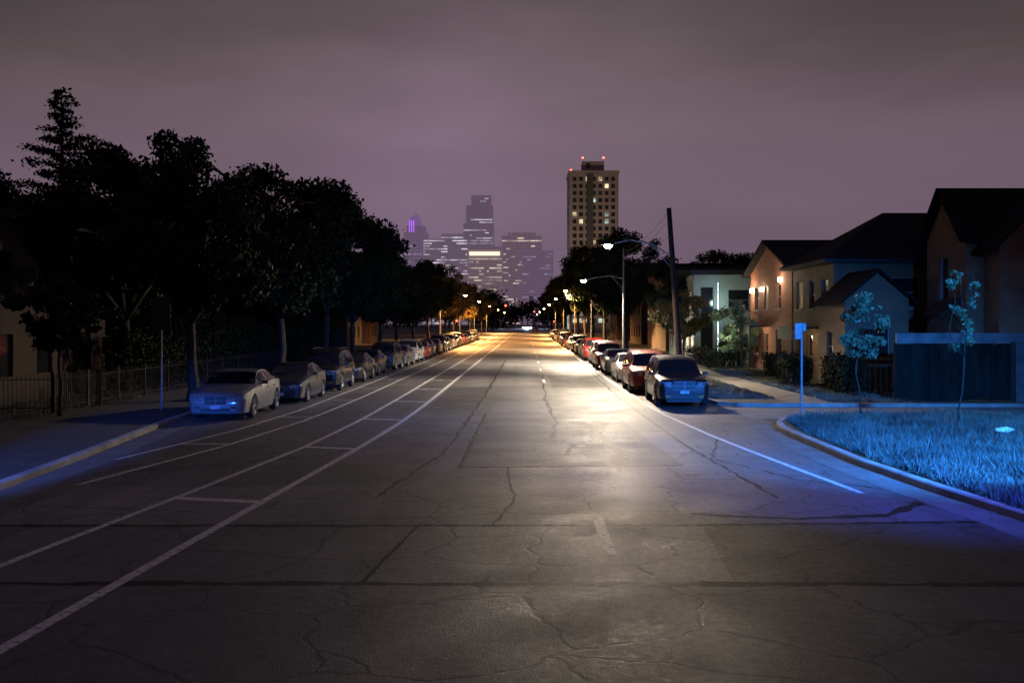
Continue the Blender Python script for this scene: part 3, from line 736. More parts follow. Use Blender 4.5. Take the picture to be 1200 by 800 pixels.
e=skyscraper("crowned_skyscraper",[(X(473),X(500),1500,1535,0,Z(272)),(X(476),X(497),1504,1531,Z(272),Z(264))],(0.2,0.17,0.24),(0.045,0.025,0.10),0.4,ws=0.5,wincol=(0.85,0.7,1))
mb=MB()
xa,xb=X(478),X(494)
mb.add([(xa,1505,Z(264)),(xb,1505,Z(264)),(xb,1530,Z(264)),(xa,1530,Z(264)),(xa+3,1508,Z(254)),(xa+13,1508,Z(250)),(xa+13,1527,Z(250)),(xa+3,1527,Z(254))],[(4,5,6,7),(0,1,5,4),(1,2,6,5),(2,3,7,6),(3,0,4,7)],1)
for q in range(3): mb.box((xa+1+q*3.2,1503.6,Z(278)),(xa+2.6+q*3.2,1504.9,Z(258)))
mb.obj("crown",[mat("crown_lit",(0.4,0.3,0.5),0.5,0.2,0.1,emit=(0.42,0.10,0.95),es=2.6),mat("crown_roof_glow",(0.2,0.15,0.25),0.5,0.2,0.1,emit=(0.16,0.05,0.34),es=1.0)],e)  # purple crown light on the roof put in as emission
mb=MB(); mb.tube([(X(486),1515,Z(251)),(X(486),1515,Z(241))],[0.9,0.3],6); mb.obj("spire",[mat("spire",(0.3,0.25,0.35),0.5,0.1,1,emit=(0.3,0.12,0.5),es=0.8)],e)  # spire glow is crown light put in as emission
mb=MB(); mb.box((X(559),1298,Z(310)),(X(590),1299.5,Z(306))); mb.obj("lit_cornice",[emis("emissive_stone",(1,0.85,0.6),3.2)],e)  # floodlight on the stone stripe put in as emission

# city mist: low fog bank past the far trees, its glow put in as emission
fm=bpy.data.materials.new("city_mist"); fm.use_nodes=True; n,l=nt(fm); n.clear()
out=n.new("ShaderNodeOutputMaterial"); ab=n.new("ShaderNodeVolumeAbsorption"); em=n.new("ShaderNodeEmission"); ad=n.new("ShaderNodeAddShader")
sig=0.0019
ab.inputs["Color"].default_value=(0,0,0,1); ab.inputs["Density"].default_value=sig
em.inputs["Color"].default_value=(1.0,0.68,0.98,1); em.inputs["Strength"].default_value=sig*0.155
l.new(ab.outputs[0],ad.inputs[0]); l.new(em.outputs[0],ad.inputs[1]); l.new(ad.outputs[0],out.inputs["Volume"])
mb=MB(); mb.box((-1000,720,1),(1000,1290,205)); mb.obj("mist",[fm])

# ------------------------------------------------------------------ vehicles
mt={'glass':mat("car_glass",(0.006,0.007,0.008),0.04,0.1,3,spec=0.45),
 'trim':mat("car_trim",(0.010,0.010,0.011),0.5,0.1,3),'tyre':mat("tyre",(0.012,0.012,0.012),0.85,0.1,6),
 'rim':mat("alloy_rim",(0.28,0.29,0.31),0.35,0.1,4,metal=0.9),'chrome':mat("chrome",(0.35,0.35,0.37),0.2,0.05,4,metal=1.0),
 'head':mat("headlight_lens",(0.16,0.17,0.19),0.08,0.6,14,spec=0.8,coat=1.0),'tail':mat("taillight_lens",(0.25,0.01,0.01),0.15,0.2,9,coat=0.8),
 'plate':mat("number_plate",(0.35,0.37,0.4),0.5,0.3,12),'amber':mat("indicator_lens",(0.5,0.18,0.02),0.15,0.1,5,coat=0.8)}
headlit=emis("headlight_on",(0.60,0.78,1.0),4000)
CARS={
'sedan':dict(L=5.0,sill=0.22,wf=0.98,wr=4.02,R=0.345,
 top=[(0,.66),(.04,.78),(.14,.86),(.8,.97),(1.55,1.04),(2.2,1.38),(2.5,1.45),(3.0,1.475),(3.4,1.45),(3.75,1.37),(4.3,1.14),(4.88,1.09),(4.97,1.0),(5.0,.85)],
 belt=[(0,.6),(.04,.7),(.14,.78),(.8,.90),(1.55,.98),(3.0,1.0),(4.0,1.06),(4.88,1.02),(4.97,.93),(5.0,.8)],
 w=[(0,.66),(.06,.76),(.2,.86),(.7,.935),(2.5,.945),(4.4,.935),(4.8,.88),(4.95,.8),(5.0,.72)],
 ws=(1.55,2.3),rg=(3.62,4.28),sg=(1.95,3.95),pil=[2.85],doors=[1.62,2.88,3.85],hl=(.60,.735),grille=(.5,.735,.33)),
'compact':dict(L=4.5,sill=0.2,wf=0.85,wr=3.5,R=0.32,
 top=[(0,.62),(.04,.74),(.16,.82),(.7,.93),(1.2,1.02),(1.95,1.38),(2.3,1.44),(2.8,1.45),(3.3,1.37),(3.85,1.12),(4.35,1.08),(4.46,.98),(4.5,.8)],
 belt=[(0,.56),(.04,.66),(.16,.74),(.7,.86),(1.2,.94),(3.6,1.02),(4.35,1.0),(4.46,.9),(4.5,.75)],
 w=[(0,.6),(.06,.7),(.22,.8),(.7,.87),(2.3,.89),(4.0,.87),(4.35,.8),(4.5,.68)],
 ws=(1.2,2.05),rg=(3.2,3.85),sg=(1.6,3.5),pil=[2.5],doors=[1.4,2.53,3.4],hl=(.56,.70),grille=(.44,.62,.3)),
'suv':dict(L=4.75,sill=0.3,wf=0.92,wr=3.75,R=0.38,
 top=[(0,.78),(.04,.92),(.12,1.0),(.6,1.07),(1.2,1.12),(1.75,1.62),(2.1,1.73),(2.8,1.77),(4.0,1.76),(4.45,1.68),(4.66,1.15),(4.72,1.05),(4.75,.9)],
 belt=[(0,.72),(.04,.85),(.12,.93),(.6,1.0),(1.2,1.05),(4.4,1.1),(4.66,1.08),(4.72,.98),(4.75,.85)],
 w=[(0,.7),(.06,.8),(.18,.87),(.6,.92),(2.3,.93),(4.3,.92),(4.6,.88),(4.75,.78)],
 ws=(1.2,1.85),rg=(4.42,4.64),sg=(1.55,4.3),pil=[2.35,3.4],doors=[1.35,2.38,3.42],hl=(.74,.91),grille=(.64,.92,.38),rack=True),
'minivan':dict(L=4.9,sill=0.24,wf=0.95,wr=3.95,R=0.345,
 top=[(0,.66),(.05,.82),(.15,.92),(.6,1.03),(1.0,1.14),(1.75,1.58),(2.1,1.68),(2.9,1.72),(4.2,1.69),(4.62,1.6),(4.84,1.1),(4.9,.85)],
 belt=[(0,.6),(.05,.74),(.15,.83),(.6,.93),(1.0,1.0),(4.6,1.06),(4.84,1.0),(4.9,.8)],
 w=[(0,.66),(.06,.78),(.2,.87),(.6,.93),(2.3,.95),(4.5,.93),(4.8,.87),(4.9,.78)],
 ws=(1.0,1.85),rg=(4.58,4.82),sg=(1.45,4.45),pil=[2.5,3.55],doors=[1.3,2.53,3.58],hl=(.62,.78),grille=(.5,.7,.34)),
}
car_cache={}; paint_cache={}
def paintm(c):
    if c not in paint_cache: paint_cache[c]=mat("car_paint",c,0.42,0.05,2,metal=0.15,coat=0.6,spec=0.3)
    return paint_cache[c]
def shell(kind):
    P=CARS[kind]; L=P['L']; R=P['R']; Ra=R+0.055
    ss=set(np.round(np.linspace(0,L,78),3)); ss|={round(p[0],3) for p in P['top']+P['belt']+P['w']}
    for c in (P['wf'],P['wr']):
        for q in np.linspace(-1,1,19): ss.add(round(c+math.sin(q*math.pi/2)*Ra,3))
    for p in P['pil']: ss|={round(p-.05,3),round(p+.05,3)}
    for d in P['doors']: ss|={round(d-.009,3),round(d+.009,3)}
    for a in (*P['ws'],*P['rg'],*P['sg']): ss.add(round(a,3))
    ss=sorted(ss); ss=[s for i,s in enumerate(ss) if i==0 or s-ss[i-1]>0.004]
    sm=lambda pts,s: float(np.mean([np.interp(np.clip(s+d,0,L),[p[0] for p in pts],[p[1] for p in pts]) for d in (-.05,-.025,0,.025,.05)])) if .1<s<L-.1 else float(np.interp(s,[p[0] for p in pts],[p[1] for p in pts]))
    rows=[]; info=[]
    for s in ss:
        zt=sm(P['top'],s); zb=sm(P['belt'],s); w=sm(P['w'],s)
        z0=P['sill']
        for c in (P['wf'],P['wr']):
            if abs(s-c)<Ra: z0=max(z0,R+math.sqrt(max(0,Ra*Ra-(s-c)**2)))
        t=min(1,max(0,(zt-zb)/0.42)); w4=w-0.10-0.17*t; ze=zb+(zt-zb)*(0.62+0.3*t)
        flare=0.0
        for c in (P['wf'],P['wr']):
            d=abs(s-c)
            if d<Ra+0.12: flare=max(flare,0.018*min(1,(Ra+0.12-d)/0.1))
        z1=max(z0+.03,0.42); z2=max(z1+.02,0.42+(zb-0.42)*0.55); z2=min(z2,zb-.02) if z1<zb-.05 else z1+.01
        pts=[(w-.045+flare,z0),(w-.005+flare,z1),(w+.01,z2),(w-.02,zb)]
        a=(w-.02,zb); b=(w4,ze)
        pts+=[(a[0]+(b[0]-a[0])*.10,a[1]+(b[1]-a[1])*.10),(a[0]+(b[0]-a[0])*.90,a[1]+(b[1]-a[1])*.92),b,(w4*.62,zt-(zt-ze)*.25),(0,zt)]
        rows.append(pts); info.append((zt,zb))
    mb=MB(); n=len(rows[0])
    full=[[(-x,s,z) for x,z in r[:-1]]+[(0,s,r[-1][1])]+[(x,s,z) for x,z in r[:-1][::-1]] for s,r in zip(ss,rows)]
    N=len(full[0])
    for r in full: mb.v.extend(r)
    for i in range(len(ss)-1):
        sm_=(ss[i]+ss[i+1])/2; h=info[i][0]-info[i][1]; h2=info[i+1][0]-info[i+1][1]
        for j in range(N-1):
            jj=j if j<n-1 else N-2-j
            m_=0
            if jj==4 and P['sg'][0]<sm_<P['sg'][1] and min(h,h2)>0.2 and not any(abs(sm_-p)<.05 for p in P['pil']): m_=1
            if jj in (6,7) and (P['ws'][0]+.03<sm_<P['ws'][1]-.02 or P['rg'][0]+.02<sm_<P['rg'][1]-.02): m_=1
            if jj<=2 and any(abs(sm_-d)<.012 for d in P['doors']): m_=2
            mb.f.append((i*N+j,(i+1)*N+j,(i+1)*N+j+1,i*N+j+1)); mb.m.append(m_)
    mb.f.append(tuple(range(N))); mb.m.append(0)
    mb.f.append(tuple((len(ss)-1)*N+k for k in range(N))[::-1]); mb.m.append(0)
    return mb
def details(kind):
    P=CARS[kind]; L=P['L']; mb=MB()
    w0=float(np.interp(0,[p[0] for p in P['w']],[p[1] for p in P['w']])); w2=float(np.interp(.2,[p[0] for p in P['w']],[p[1] for p in P['w']]))
    h0,h1=P['hl']
    for sg in (-1,1):
        pl=[(w0*.62,-.012),(w0*.97,-.008),(w2*0.96,.12),(w2+.015,.30),(w2-.12,.30),(w0*.6,.16)]
        vs=[(sg*x,y,h0+(0.0 if i<2 else 0.015*i)) for i,(x,y) in enumerate(pl)]+[(sg*x,y,h1+(0.01*i if i>1 else -.015)) for i,(x,y) in enumerate(pl)]
        nn=len(pl); fs=[(i,(i+1)%nn,(i+1)%nn+nn,i+nn) for i in range(nn)]+[tuple(range(nn)),tuple(range(nn,2*nn))]
        mb.add(vs,fs,2)
        mb.tube([(sg*w0*.8,-.0125,(h0+h1)/2-.005),(sg*w0*.8,-.018,(h0+h1)/2-.005)],[.045,.045],10,1)
        wl=float(np.interp(L-.05,[p[0] for p in P['w']],[p[1] for p in P['w']]))
        a,b=sorted((sg*wl*.55,sg*(wl*.97))); mb.box((a,L-.12,.74),(b,L+.012,.94 if kind in('sedan','compact') else 1.15),3)
        a,b=sorted((sg*w0*.72,sg*w0*.95)); mb.box((a,-.012,.37),(b,.02,.43),5 if kind=='suv' else 0)
        mx=float(np.interp(P['ws'][0]+.35,[p[0] for p in P['w']],[p[1] for p in P['w']])); zb=float(np.interp(P['ws'][0]+.4,[p[0] for p in P['belt']],[p[1] for p in P['belt']]))
        y=P['ws'][0]+.42; x=sg*(mx+.09)
        q=[(x-sg*.1,y,zb+.02),(x+sg*.07,y+.03,zb+.03),(x+sg*.09,y+.04,zb+.12),(x-sg*.08,y,zb+.15)]
        q+=[(a_,b_+.10,c_) for a_,b_,c_ in q]
        mb.add(q,[(0,1,2,3),(4,5,6,7),(0,1,5,4),(1,2,6,5),(2,3,7,6),(3,0,4,7)],0)
        for d in P['doors'][1:]:
            a,b=sorted((sg*(mx-.02),sg*(mx+.03))); mb.box((a,d-.27,zb-.12),(b,d-.10,zb-.085),0)
        if P.get('rack'): mb.tube([(sg*.58,1.95,1.79),(sg*.6,2.2,1.82),(sg*.6,4.0,1.82),(sg*.58,4.25,1.78)],[.018]*4,6,1)
        wt=lambda q: float(np.interp(P['ws'][0]+q,[p[0] for p in P['top']],[p[1] for p in P['top']]))
        mb.tube([(sg*.25,P['ws'][0]+.06,wt(.06)+.02),(sg*.02+.1,P['ws'][0]+.34,wt(.34)+.03)],[.009,.006],4,0)
    g0,g1,gw=P['grille']; t=min(g1,h1+.02)
    mb.box((-gw,-.014,g0),(gw,.02,t),0)
    mb.box((-gw-.01,-.018,t+.001),(gw+.01,.015,t+.014),1); mb.box((-gw-.01,-.018,g0-.013),(gw+.01,.015,g0-.001),1)
    if kind in ('sedan','suv'):
        mb.box((-.012,-.022,g0),(.012,-.0145,t),1); mb.box((-gw,-.0215,(g0+t)/2-.009),(gw,-.0165,(g0+t)/2+.009),1)
    for q in range(1,6):
        z=g0+(t-g0)*q/6
        if q!=3: mb.box((-gw,-.0155,z-.003),(gw,-.0142,z+.003),2)
    mb.box((-w0*.68,-.012,P['sill']+.06),(w0*.68,.02,P['sill']+.16),0)
    mb.box((-.155,-.032,g0-.14),(.155,-.022,g0-.035),4); mb.box((-.155,L+.004,.62),(.155,L+.014,.73),4)
    mb.box((-w0*.95,-.02,P['sill']+.01),(w0*.95,.10,P['sill']+.045),0)
    mb.box((-w0*.9,L-.06,.3),(w0*.9,L+.01,.42),0)
    mb.box((-.62,.12,.2),(.62,L-.12,.62),0)
    return mb
def wheelmesh(R):
    mb=MB(); w=.11
    mb.lathe_x([(-w,R*.62),(-w,R*.9),(-w+.03,R),(w-.03,R),(w,R*.9),(w,R*.66)],28,0)
    mb.lathe_x([(w,R*.66),(w-.01,R*.63),(w-.05,R*.58),(w-.06,0.0)],28,1)
    mb.lathe_x([(-w,R*.62),(-w+.02,0.0)],28,1)
    mb.lathe_x([(w-.004,R*.66),(w+.004,R*.64),(w-.012,R*.58)],28,2)
    for k in range(5):
        a=2*math.pi*k/5; Mx=Matrix.Rotation(a,4,'X')
        mb.box((w-.045,-.035,.0),(w-.008,.035,R*.62),2,Mx)
    mb.lathe_x([(w-.04,.06),(w,.055),(w,0)],14,2)
    return mb.mesh("wheel",[mt['tyre'],mt['trim'],mt['rim']],40)
wm_cache={}
def car(kind,color,x,y,yaw=0.0,lit=False,name="parked_car",rev=False):
    key=(kind,color)
    if key not in car_cache:
        car_cache[key]=shell(kind).mesh("car_body",[paintm(color),mt['glass'],mt['trim']],32)
    if kind not in wm_cache:
        wm_cache[kind]=(wheelmesh(CARS[kind]['R']),details(kind).mesh("car_details",[mt['trim'],mt['chrome'],mt['head'],mt['tail'],mt['plate'],mt['amber'],mt['glass']]))
    P=CARS[kind]; e=empty(name,(x,y,0.006),yaw+(math.pi if rev else 0))
    if rev: e.location.y=y+P['L']
    def ch(nm,me,loc=(0,0,0),rz=0):
        o=bpy.data.objects.new(nm,me); COL.objects.link(o); o.parent=e; o.location=loc; o.rotation_euler=(0,0,rz); return o
    ch("body",car_cache[key]); ch("lamps_and_trim",wm_cache[kind][1])
    wd=float(np.interp(P['wf'],[p[0] for p in P['w']],[p[1] for p in P['w']]))-.10
    i=1
    for sy in (P['wf'],P['wr']):
        for sx in (-1,1):
            ch("wheel_%d"%i,wm_cache[kind][0],(sx*wd,sy,P['R']),0 if sx>0 else math.pi); i+=1
    if lit:
        mb=MB()
        for sx in (-1,1): mb.box((sx*.62-.14,-.03,.60),(sx*.62+.14,-.018,.82))
        mb.obj("lit_headlights",[headlit],e)
    return e
SIL=(0.17,0.17,0.175); BLK=(0.006,0.006,0.007); GRY=(0.020,0.022,0.026); RED=(0.27,0.012,0.010); WHT=(0.34,0.34,0.33); BLU=(0.012,0.025,0.07); TAN=(0.055,0.045,0.032); GRN=(0.010,0.028,0.02)
SL2=(0.10,0.10,0.105)
car('sedan',SIL,-9.5,30.4,0.02)
seq=[('compact',GRY,-9.15),('suv',BLK,-9.1),('sedan',BLK,-9.05),('compact',GRN,-9.2),('suv',TAN,-9.1),('sedan',SL2,-9.1),('minivan',WHT,-9.1),('sedan',RED,-9.1),('compact',BLU,-9.15),('sedan',BLK,-9.1),
 ('suv',GRY,-9.1),('compact',SL2,-9.1),('minivan',WHT,-9.1),('sedan',GRY,-9.1),('suv',WHT,-9.1),('compact',RED,-9.1),('sedan',SL2,-9.1),('suv',BLK,-9.1),('sedan',WHT,-9.1),('compact',SIL,-9.1),('sedan',GRY,-9.1),('suv',SIL,-9.1)]
y=36.8
for i,(k_,c,x) in enumerate(seq):
    car(k_,c,x+rr.uniform(-.06,.06),y,rr.uniform(-.012,.012)); y+=CARS[k_]['L']+rr.uniform(1.1,1.9)
seqr=[('suv',BLK,5.52,35.0),('suv',RED,5.30,41.9),('compact',WHT,5.4,49.2),('sedan',SIL,5.5,56),('suv',RED,5.4,63.3),('minivan',WHT,5.5,70),('suv',RED,5.5,77.5),('compact',SIL,5.5,85),('sedan',GRY,5.5,92),('suv',BLK,5.5,100),('sedan',WHT,5.5,109),('compact',RED,5.5,118),('sedan',BLU,5.5,128),('minivan',SIL,5.5,139),('suv',GRY,5.5,150),('sedan',WHT,5.5,163),('suv',BLK,5.5,178),('sedan',SIL,5.5,195)]
for (k_,c,x,y) in seqr: car(k_,c,x+rr.uniform(-.05,.05),y,rr.uniform(-.01,.01))
car('suv',GRY,-0.9,470,lit=True,name="car"); car('sedan',BLK,1.5,485,lit=True,name="car"); car('minivan',SIL,0.6,505,lit=True,name="car")  # extra lit cars added to widen the distant headlight glare
car('sedan',BLK,2.6,300,name="car",rev=True)

# ------------------------------------------------------------------ street furniture
warm=(1.0,0.82,0.60); sodium=(1.0,0.44,0.12)
LW=emis("lamp_lens_warm",(1,.9,.75),220); LS=emis("lamp_lens_sodium",sodium,300)
def add_light(kind,loc,energy,color,target=None,size=None,blend=0.5,rad=0.15,name="lamp_light",parent=None):
    l=bpy.data.lights.new(name,kind); l.energy=energy; l.color=color; l.shadow_soft_size=rad
    if kind=='SPOT': l.spot_size=math.radians(size or 150); l.spot_blend=blend
    o=bpy.data.objects.new(name,l); COL.objects.link(o); o.location=loc
    if target is not None:
        d=Vector(target)-Vector(loc); o.rotation_euler=d.to_track_quat('-Z','Y').to_euler()
    if parent: o.parent=parent
    return o
def head(mb,x,y,z,dirx,lens):
    pr=[(0,.05,.04),(.15,.10,.07),(.45,.15,.09),(.62,.11,.05)]
    for i in range(len(pr)-1):
        a,b=pr[i],pr[i+1]; xa=x-dirx*(.3)+dirx*a[0]; xb=x-dirx*.3+dirx*b[0]
        mb.add([(xa,y-a[1],z),(xa,y+a[1],z),(xa,y+a[1]*.6,z+a[2]),(xa,y-a[1]*.6,z+a[2]),(xb,y-b[1],z),(xb,y+b[1],z),(xb,y+b[1]*.6,z+b[2]),(xb,y-b[1]*.6,z+b[2])],
          [(0,1,2,3),(7,6,5,4),(0,4,5,1),(1,5,6,2),(2,6,7,3),(3,7,4,0)],0)
    vs=[]; n=12
    for r0,r1,dz in ((.19,.15,-.003),(.18,.14,-.09),(.09,.07,-.17)):
        for k in range(n): vs.append((x+r0*math.cos(2*math.pi*k/n),y+r1*math.sin(2*math.pi*k/n),z+dz))
    lens.add(vs,[(q*n+k,q*n+(k+1)%n,(q+1)*n+(k+1)%n,(q+1)*n+k) for q in (0,1) for k in range(n)]+[tuple(range(2*n,3*n))])
def street_lamp(px,y,ph,lx,lz,energy,color,lensm,polem,r=0.09,spot=150,light=True):
    e=empty("street_lamp"); mb=MB(); ln=MB()
    mb.tube([(px,y,0.1),(px,y,0.9),(px,y,ph)],[r*1.3,r,r*.65],10)
    dx=-1 if lx<px else 1; aw=abs(px-lx)
    mb.tube([(px,y,min(ph-.15,lz+.1)),(px+dx*aw*.3,y,lz+.32),(px+dx*aw*.7,y,lz+.2),(lx-dx*.28,y,lz+.04)],[.035]*4,7)
    mb.tube([(px,y,lz-.7),(px+dx*aw*.3,y,lz+.28)],[.02,.02],5)
    head(mb,lx,y,lz,dx,ln)
    mb.obj("pole",[polem],e); ln.obj("lens",[lensm],e)
    if light: add_light('SPOT',(lx,y,lz-.25),energy,color,(lx,y+0.001,0),spot,0.35,parent=e)
street_lamp(7.3,75,8.6,4.3,6.2,17000,warm,LW,M['steel'],spot=156)
for (px,yy,lx) in [(7.3,112,4.4),(-11.3,130,-8),(7.3,150,4.4),(-11.3,168,-8),(7.3,195,4.4),(-11.3,215,-8),(7.3,250,4.4),(-11.3,280,-8),(7.3,330,4.4),(-11.3,360,-8),(7.3,420,4.4)]:
    street_lamp(px,yy,7.6,lx,6.6,15000*(1+yy/220),sodium if px<0 or yy>140 else (1,.62,.30),LS,M['steel'],spot=172 if px<0 else 160,light=yy<300)
e=empty("utility_pole"); mb=MB()
b0=Vector((7.75,50,0.1)); t0=Vector((7.15,50,8.75))
mb.tube([b0,b0.lerp(t0,.5),t0],[.17,.15,.12],12); mb.obj("pole",[M['wood']],e)
mb=MB(); ln=MB(); pz=b0.lerp(t0,.72)
mb.tube([pz,(6.3,50,6.95),(5.2,50,7.15),(4.42,50,6.98)],[.035]*4,7); mb.tube([b0.lerp(t0,.64),(6.3,50,6.9)],[.02,.02],5)
head(mb,4.1,50,6.9,-1,ln); mb.obj("arm",[M['steel']],e); ln.obj("lens",[LW],e)
add_light('SPOT',(4.1,50,6.65),12500,warm,(2.4,46.8,0),156,0.6,parent=e)
mb=MB()
for k,zz in enumerate((8.6,8.2,7.4)):
    a=Vector((7.17+k*.03,50,zz)); b=Vector((7.4,75,8.3-k*.3)); c=a.lerp(b,.5)-Vector((0,0,.35))
    mb.tube([a,a.lerp(b,.25)-Vector((0,0,.26)),c,a.lerp(b,.75)-Vector((0,0,.26)),b],[.012]*5,4)
mb.obj("wires",[M['darkmetal']],e)

e=empty("bus_stop_sign"); mb=MB(); mb.tube([(8.4,30.4,0.13),(8.4,30.4,3.0)],[.034,.032],8); mb.obj("post",[mat("sign_post",(0.2,0.22,0.24),0.5,0.2,6)],e)
mb=MB(); mb.box((8.20,30.36,2.5),(8.38,30.385,2.98)); mb.box((8.43,30.36,2.75),(8.52,30.385,2.98)); mb.obj("panel",[mat("sign_face",(0.13,0.15,0.18),0.5,0.2,6)],e)
e=empty("parking_sign"); mb=MB(); mb.tube([(-12.1,33,0.1),(-12.1,33,3.95)],[.035,.032],8); mb.obj("post",[M['steel']],e)
mb=MB(); mb.box((-12.42,32.95,2.75),(-11.78,32.964,3.85)); mb.obj("panel",[M['darkmetal']],e)

def signal(x0,x1,y,z):
    e=empty("traffic_signal"); mb=MB(); mb.tube([(x0,y,0.1),(x0,y,z+.6)],[.12,.09],9); mb.tube([(x0,y,z+.2),((x0+x1)/2,y,z+.55),(x1,y,z+.55)],[.07,.06,.04],7)
    sx=x0+(.35 if x1>x0 else -.35)
    for xx,zz in ((x1,z),((x0+x1)/2,z),(sx,3.0)):
        mb.box((xx-.18,y-.14,zz-.55),(xx+.18,y+.14,zz+.5))
        for q in (-.33,0,.3): mb.tube([(xx,y-.14,zz+q),(xx,y-.34,zz+q)],[.13,.13],8,cap=False)
    mb.obj("mast",[M['darkmetal']],e); l=MB()
    for xx,zz in ((x1,z+.3),(sx,3.3)): l.box((xx-.12,y-.20,zz-.12),(xx+.12,y-.145,zz+.12))
    l.obj("lamp",[emis("signal_red",(1,.05,.03),18)],e)
signal(-11.4,-3.3,158,5.4); signal(7.6,2.0,262,5.6)
mb=MB()
mb.add([(11.6,24.6,.33),(11.85,24.5,.30),(11.95,24.75,.42),(11.7,24.85,.37)],[(0,1,2,3)]); mb.add([(11.85,24.5,.30),(12.0,24.45,.38),(11.95,24.75,.42)],[(0,1,2)])
mb.obj("litter",[M['litter']])
rg=np.random.default_rng(77); n=2200
yy=14+rg.random(n)**1.4*60; sd=rg.random(n)<0.5
xx=np.where(sd,np.interp(yy,[p[0] for p in kL],[p[1] for p in kL])+np.abs(rg.normal(0,.35,n))+.03,np.interp(yy,[p[0] for p in kR],[p[1] for p in kR])-np.abs(rg.normal(0,.35,n))-.03)
c=np.stack([xx,yy,np.full(n,.022)],1); lv=leaf_quads(c,.06,rg); lv[:,2]=.014+.2*np.abs(lv[:,2]-.014)
me=combine("fallen_leaves",MB(),lv,np.zeros(n),[M['leafa']]); o=bpy.data.objects.new("fallen_leaves",me); COL.objects.link(o)

# ------------------------------------------------------------------ lighting
add_light('SPOT',(11.5,12.5,6.5),36000,(0.02,0.26,1.0),(9.0,25.0,0.0),74,0.75,rad=0.25,name="blue_beacon_light")
add_light('SPOT',(9.5,8.0,6.0),16000,(0.03,0.09,1.0),(5.2,22.5,0.0),56,0.9,rad=0.3,name="blue_beacon_light")
add_light('SPOT',(-8.6,4,2.8),36000,(0.02,0.15,1.0),(-10.5,24.0,0.1),13,0.8,rad=0.25,name="blue_beacon_light")
for (x,y,z,e_) in ((13.7,56.2,5.3,85),(13.7,63.2,5.0,200),(13.6,59.6,2.5,60)): add_light('POINT',(x,y,z),e_,(1,.75,.46),rad=.08,name="wall_lamp_light")
add_light('POINT',(11.6,60.2,2.2),160,(.95,1,.6),rad=.1,name="garden_light")
add_light('POINT',(13.2,49,2.0),34,(1,.7,.4),rad=.08,name="porch_light")
add_light('POINT',(14.4,73.4,4.5),90,(.7,1,.95),rad=.2,name="stair_light")
add_light('SPOT',(25,380,4),70000,(1,.78,.62),(30,452,42),70,0.8,rad=1,name="tower_fill_light")  # unseen spot added to brighten the tower facade
add_light('POINT',(0,462,1.2),22000,(.6,.78,1),rad=.2,name="headlight_beam")

w=bpy.data.worlds.new("World"); scene.world=w; w.use_nodes=True; n,l=w.node_tree.nodes,w.node_tree.links
bg=n["Background"]; tc=n.new("ShaderNodeTexCoord")
nm=n.new("ShaderNodeVectorMath"); nm.operation='NORMALIZE'; l.new(tc.outputs["Generated"],nm.inputs[0])
sp=n.new("ShaderNodeSeparateXYZ"); l.new(nm.outputs[0],sp.inputs[0])
nz=n.new("ShaderNodeTexNoise"); nz.inputs["Scale"].default_value=2.4; nz.inputs["Detail"].default_value=5
mp=n.new("ShaderNodeMapping"); mp.inputs["Scale"].default_value=(1,1,3.5); l.new(nm.outputs[0],mp.inputs[0]); l.new(mp.outputs[0],nz.inputs["Vector"])
m1=n.new("ShaderNodeMath"); m1.operation='MULTIPLY_ADD'; m1.inputs[1].default_value=0.12; l.new(nz.outputs["Fac"],m1.inputs[0]); l.new(sp.outputs[2],m1.inputs[2])
m2=n.new("ShaderNodeMath"); m2.operation='SUBTRACT'; m2.inputs[1].default_value=0.06; l.new(m1.outputs[0],m2.inputs[0])
cr=n.new("ShaderNodeValToRGB"); l.new(m2.outputs[0],cr.inputs[0])
E=cr.color_ramp; E.elements[0].position=0; E.elements[0].color=(.068,.046,.082,1); E.elements[1].position=1; E.elements[1].color=(.050,.036,.082,1)
for p,c in ((.06,(.098,.065,.098)),(.12,(.142,.098,.114)),(.19,(.116,.083,.088)),(.27,(.062,.048,.050)),(.36,(.038,.030,.033)),(.5,(.044,.033,.062))):
    q=E.elements.new(p); q.color=(*c,1)
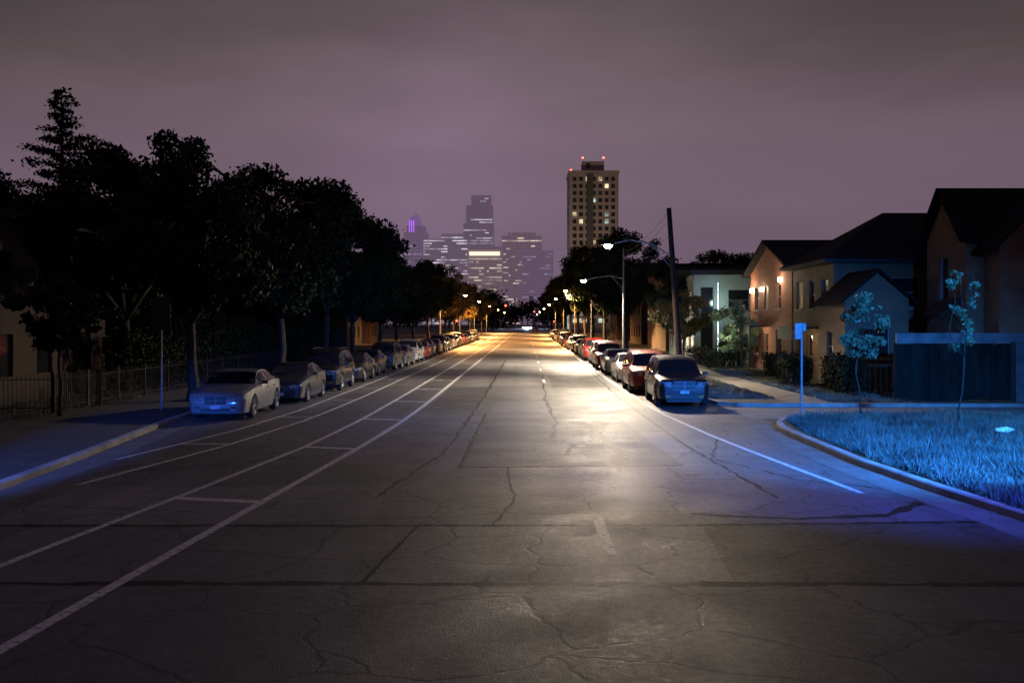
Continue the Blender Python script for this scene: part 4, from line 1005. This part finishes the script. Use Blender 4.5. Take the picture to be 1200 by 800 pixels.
mr=n.new("ShaderNodeMapRange"); mr.inputs[1].default_value=.3; mr.inputs[2].default_value=.7; mr.inputs[3].default_value=.88; mr.inputs[4].default_value=1.12
n2=n.new("ShaderNodeTexNoise"); n2.inputs["Scale"].default_value=5; n2.inputs["Detail"].default_value=4; l.new(mp.outputs[0],n2.inputs["Vector"]); l.new(n2.outputs["Fac"],mr.inputs[0])
def glow(d,power,col,prev):
    d=Vector(d).normalized()
    dt=n.new("ShaderNodeVectorMath"); dt.operation='DOT_PRODUCT'; l.new(nm.outputs[0],dt.inputs[0]); dt.inputs[1].default_value=d
    mx=n.new("ShaderNodeMath"); mx.operation='MAXIMUM'; mx.inputs[1].default_value=0; l.new(dt.outputs["Value"],mx.inputs[0])
    pw=n.new("ShaderNodeMath"); pw.operation='POWER'; pw.inputs[1].default_value=power; l.new(mx.outputs[0],pw.inputs[0])
    vm=n.new("ShaderNodeVectorMath"); vm.operation='SCALE'; vm.inputs[0].default_value=col; l.new(pw.outputs[0],vm.inputs[3])
    ad=n.new("ShaderNodeVectorMath"); ad.operation='ADD'; l.new(prev,ad.inputs[0]); l.new(vm.outputs[0],ad.inputs[1]); return ad.outputs[0]
o1=glow((-0.02,1,0.14),16,(.085,.060,.070),cr.outputs[0])
o2=glow((-0.09,1,0.11),150,(.105,.055,.125),o1)
vs=n.new("ShaderNodeVectorMath"); vs.operation='SCALE'; l.new(o2,vs.inputs[0]); l.new(mr.outputs[0],vs.inputs[3])
l.new(vs.outputs[0],bg.inputs["Color"]); bg.inputs["Strength"].default_value=1.0

# ------------------------------------------------------------------ camera
cam=bpy.data.cameras.new("Camera"); co=bpy.data.objects.new("Camera",cam); COL.objects.link(co)
co.location=(0,0,3.0); co.rotation_euler=(math.pi/2,0,0); cam.lens=35; cam.sensor_width=36
cam.shift_x=-17/1200; cam.shift_y=-22/1200; cam.clip_end=8000; cam.clip_start=0.1
scene.camera=co
scene.view_settings.view_transform='Standard'; scene.view_settings.look='None'; scene.view_settings.exposure=0
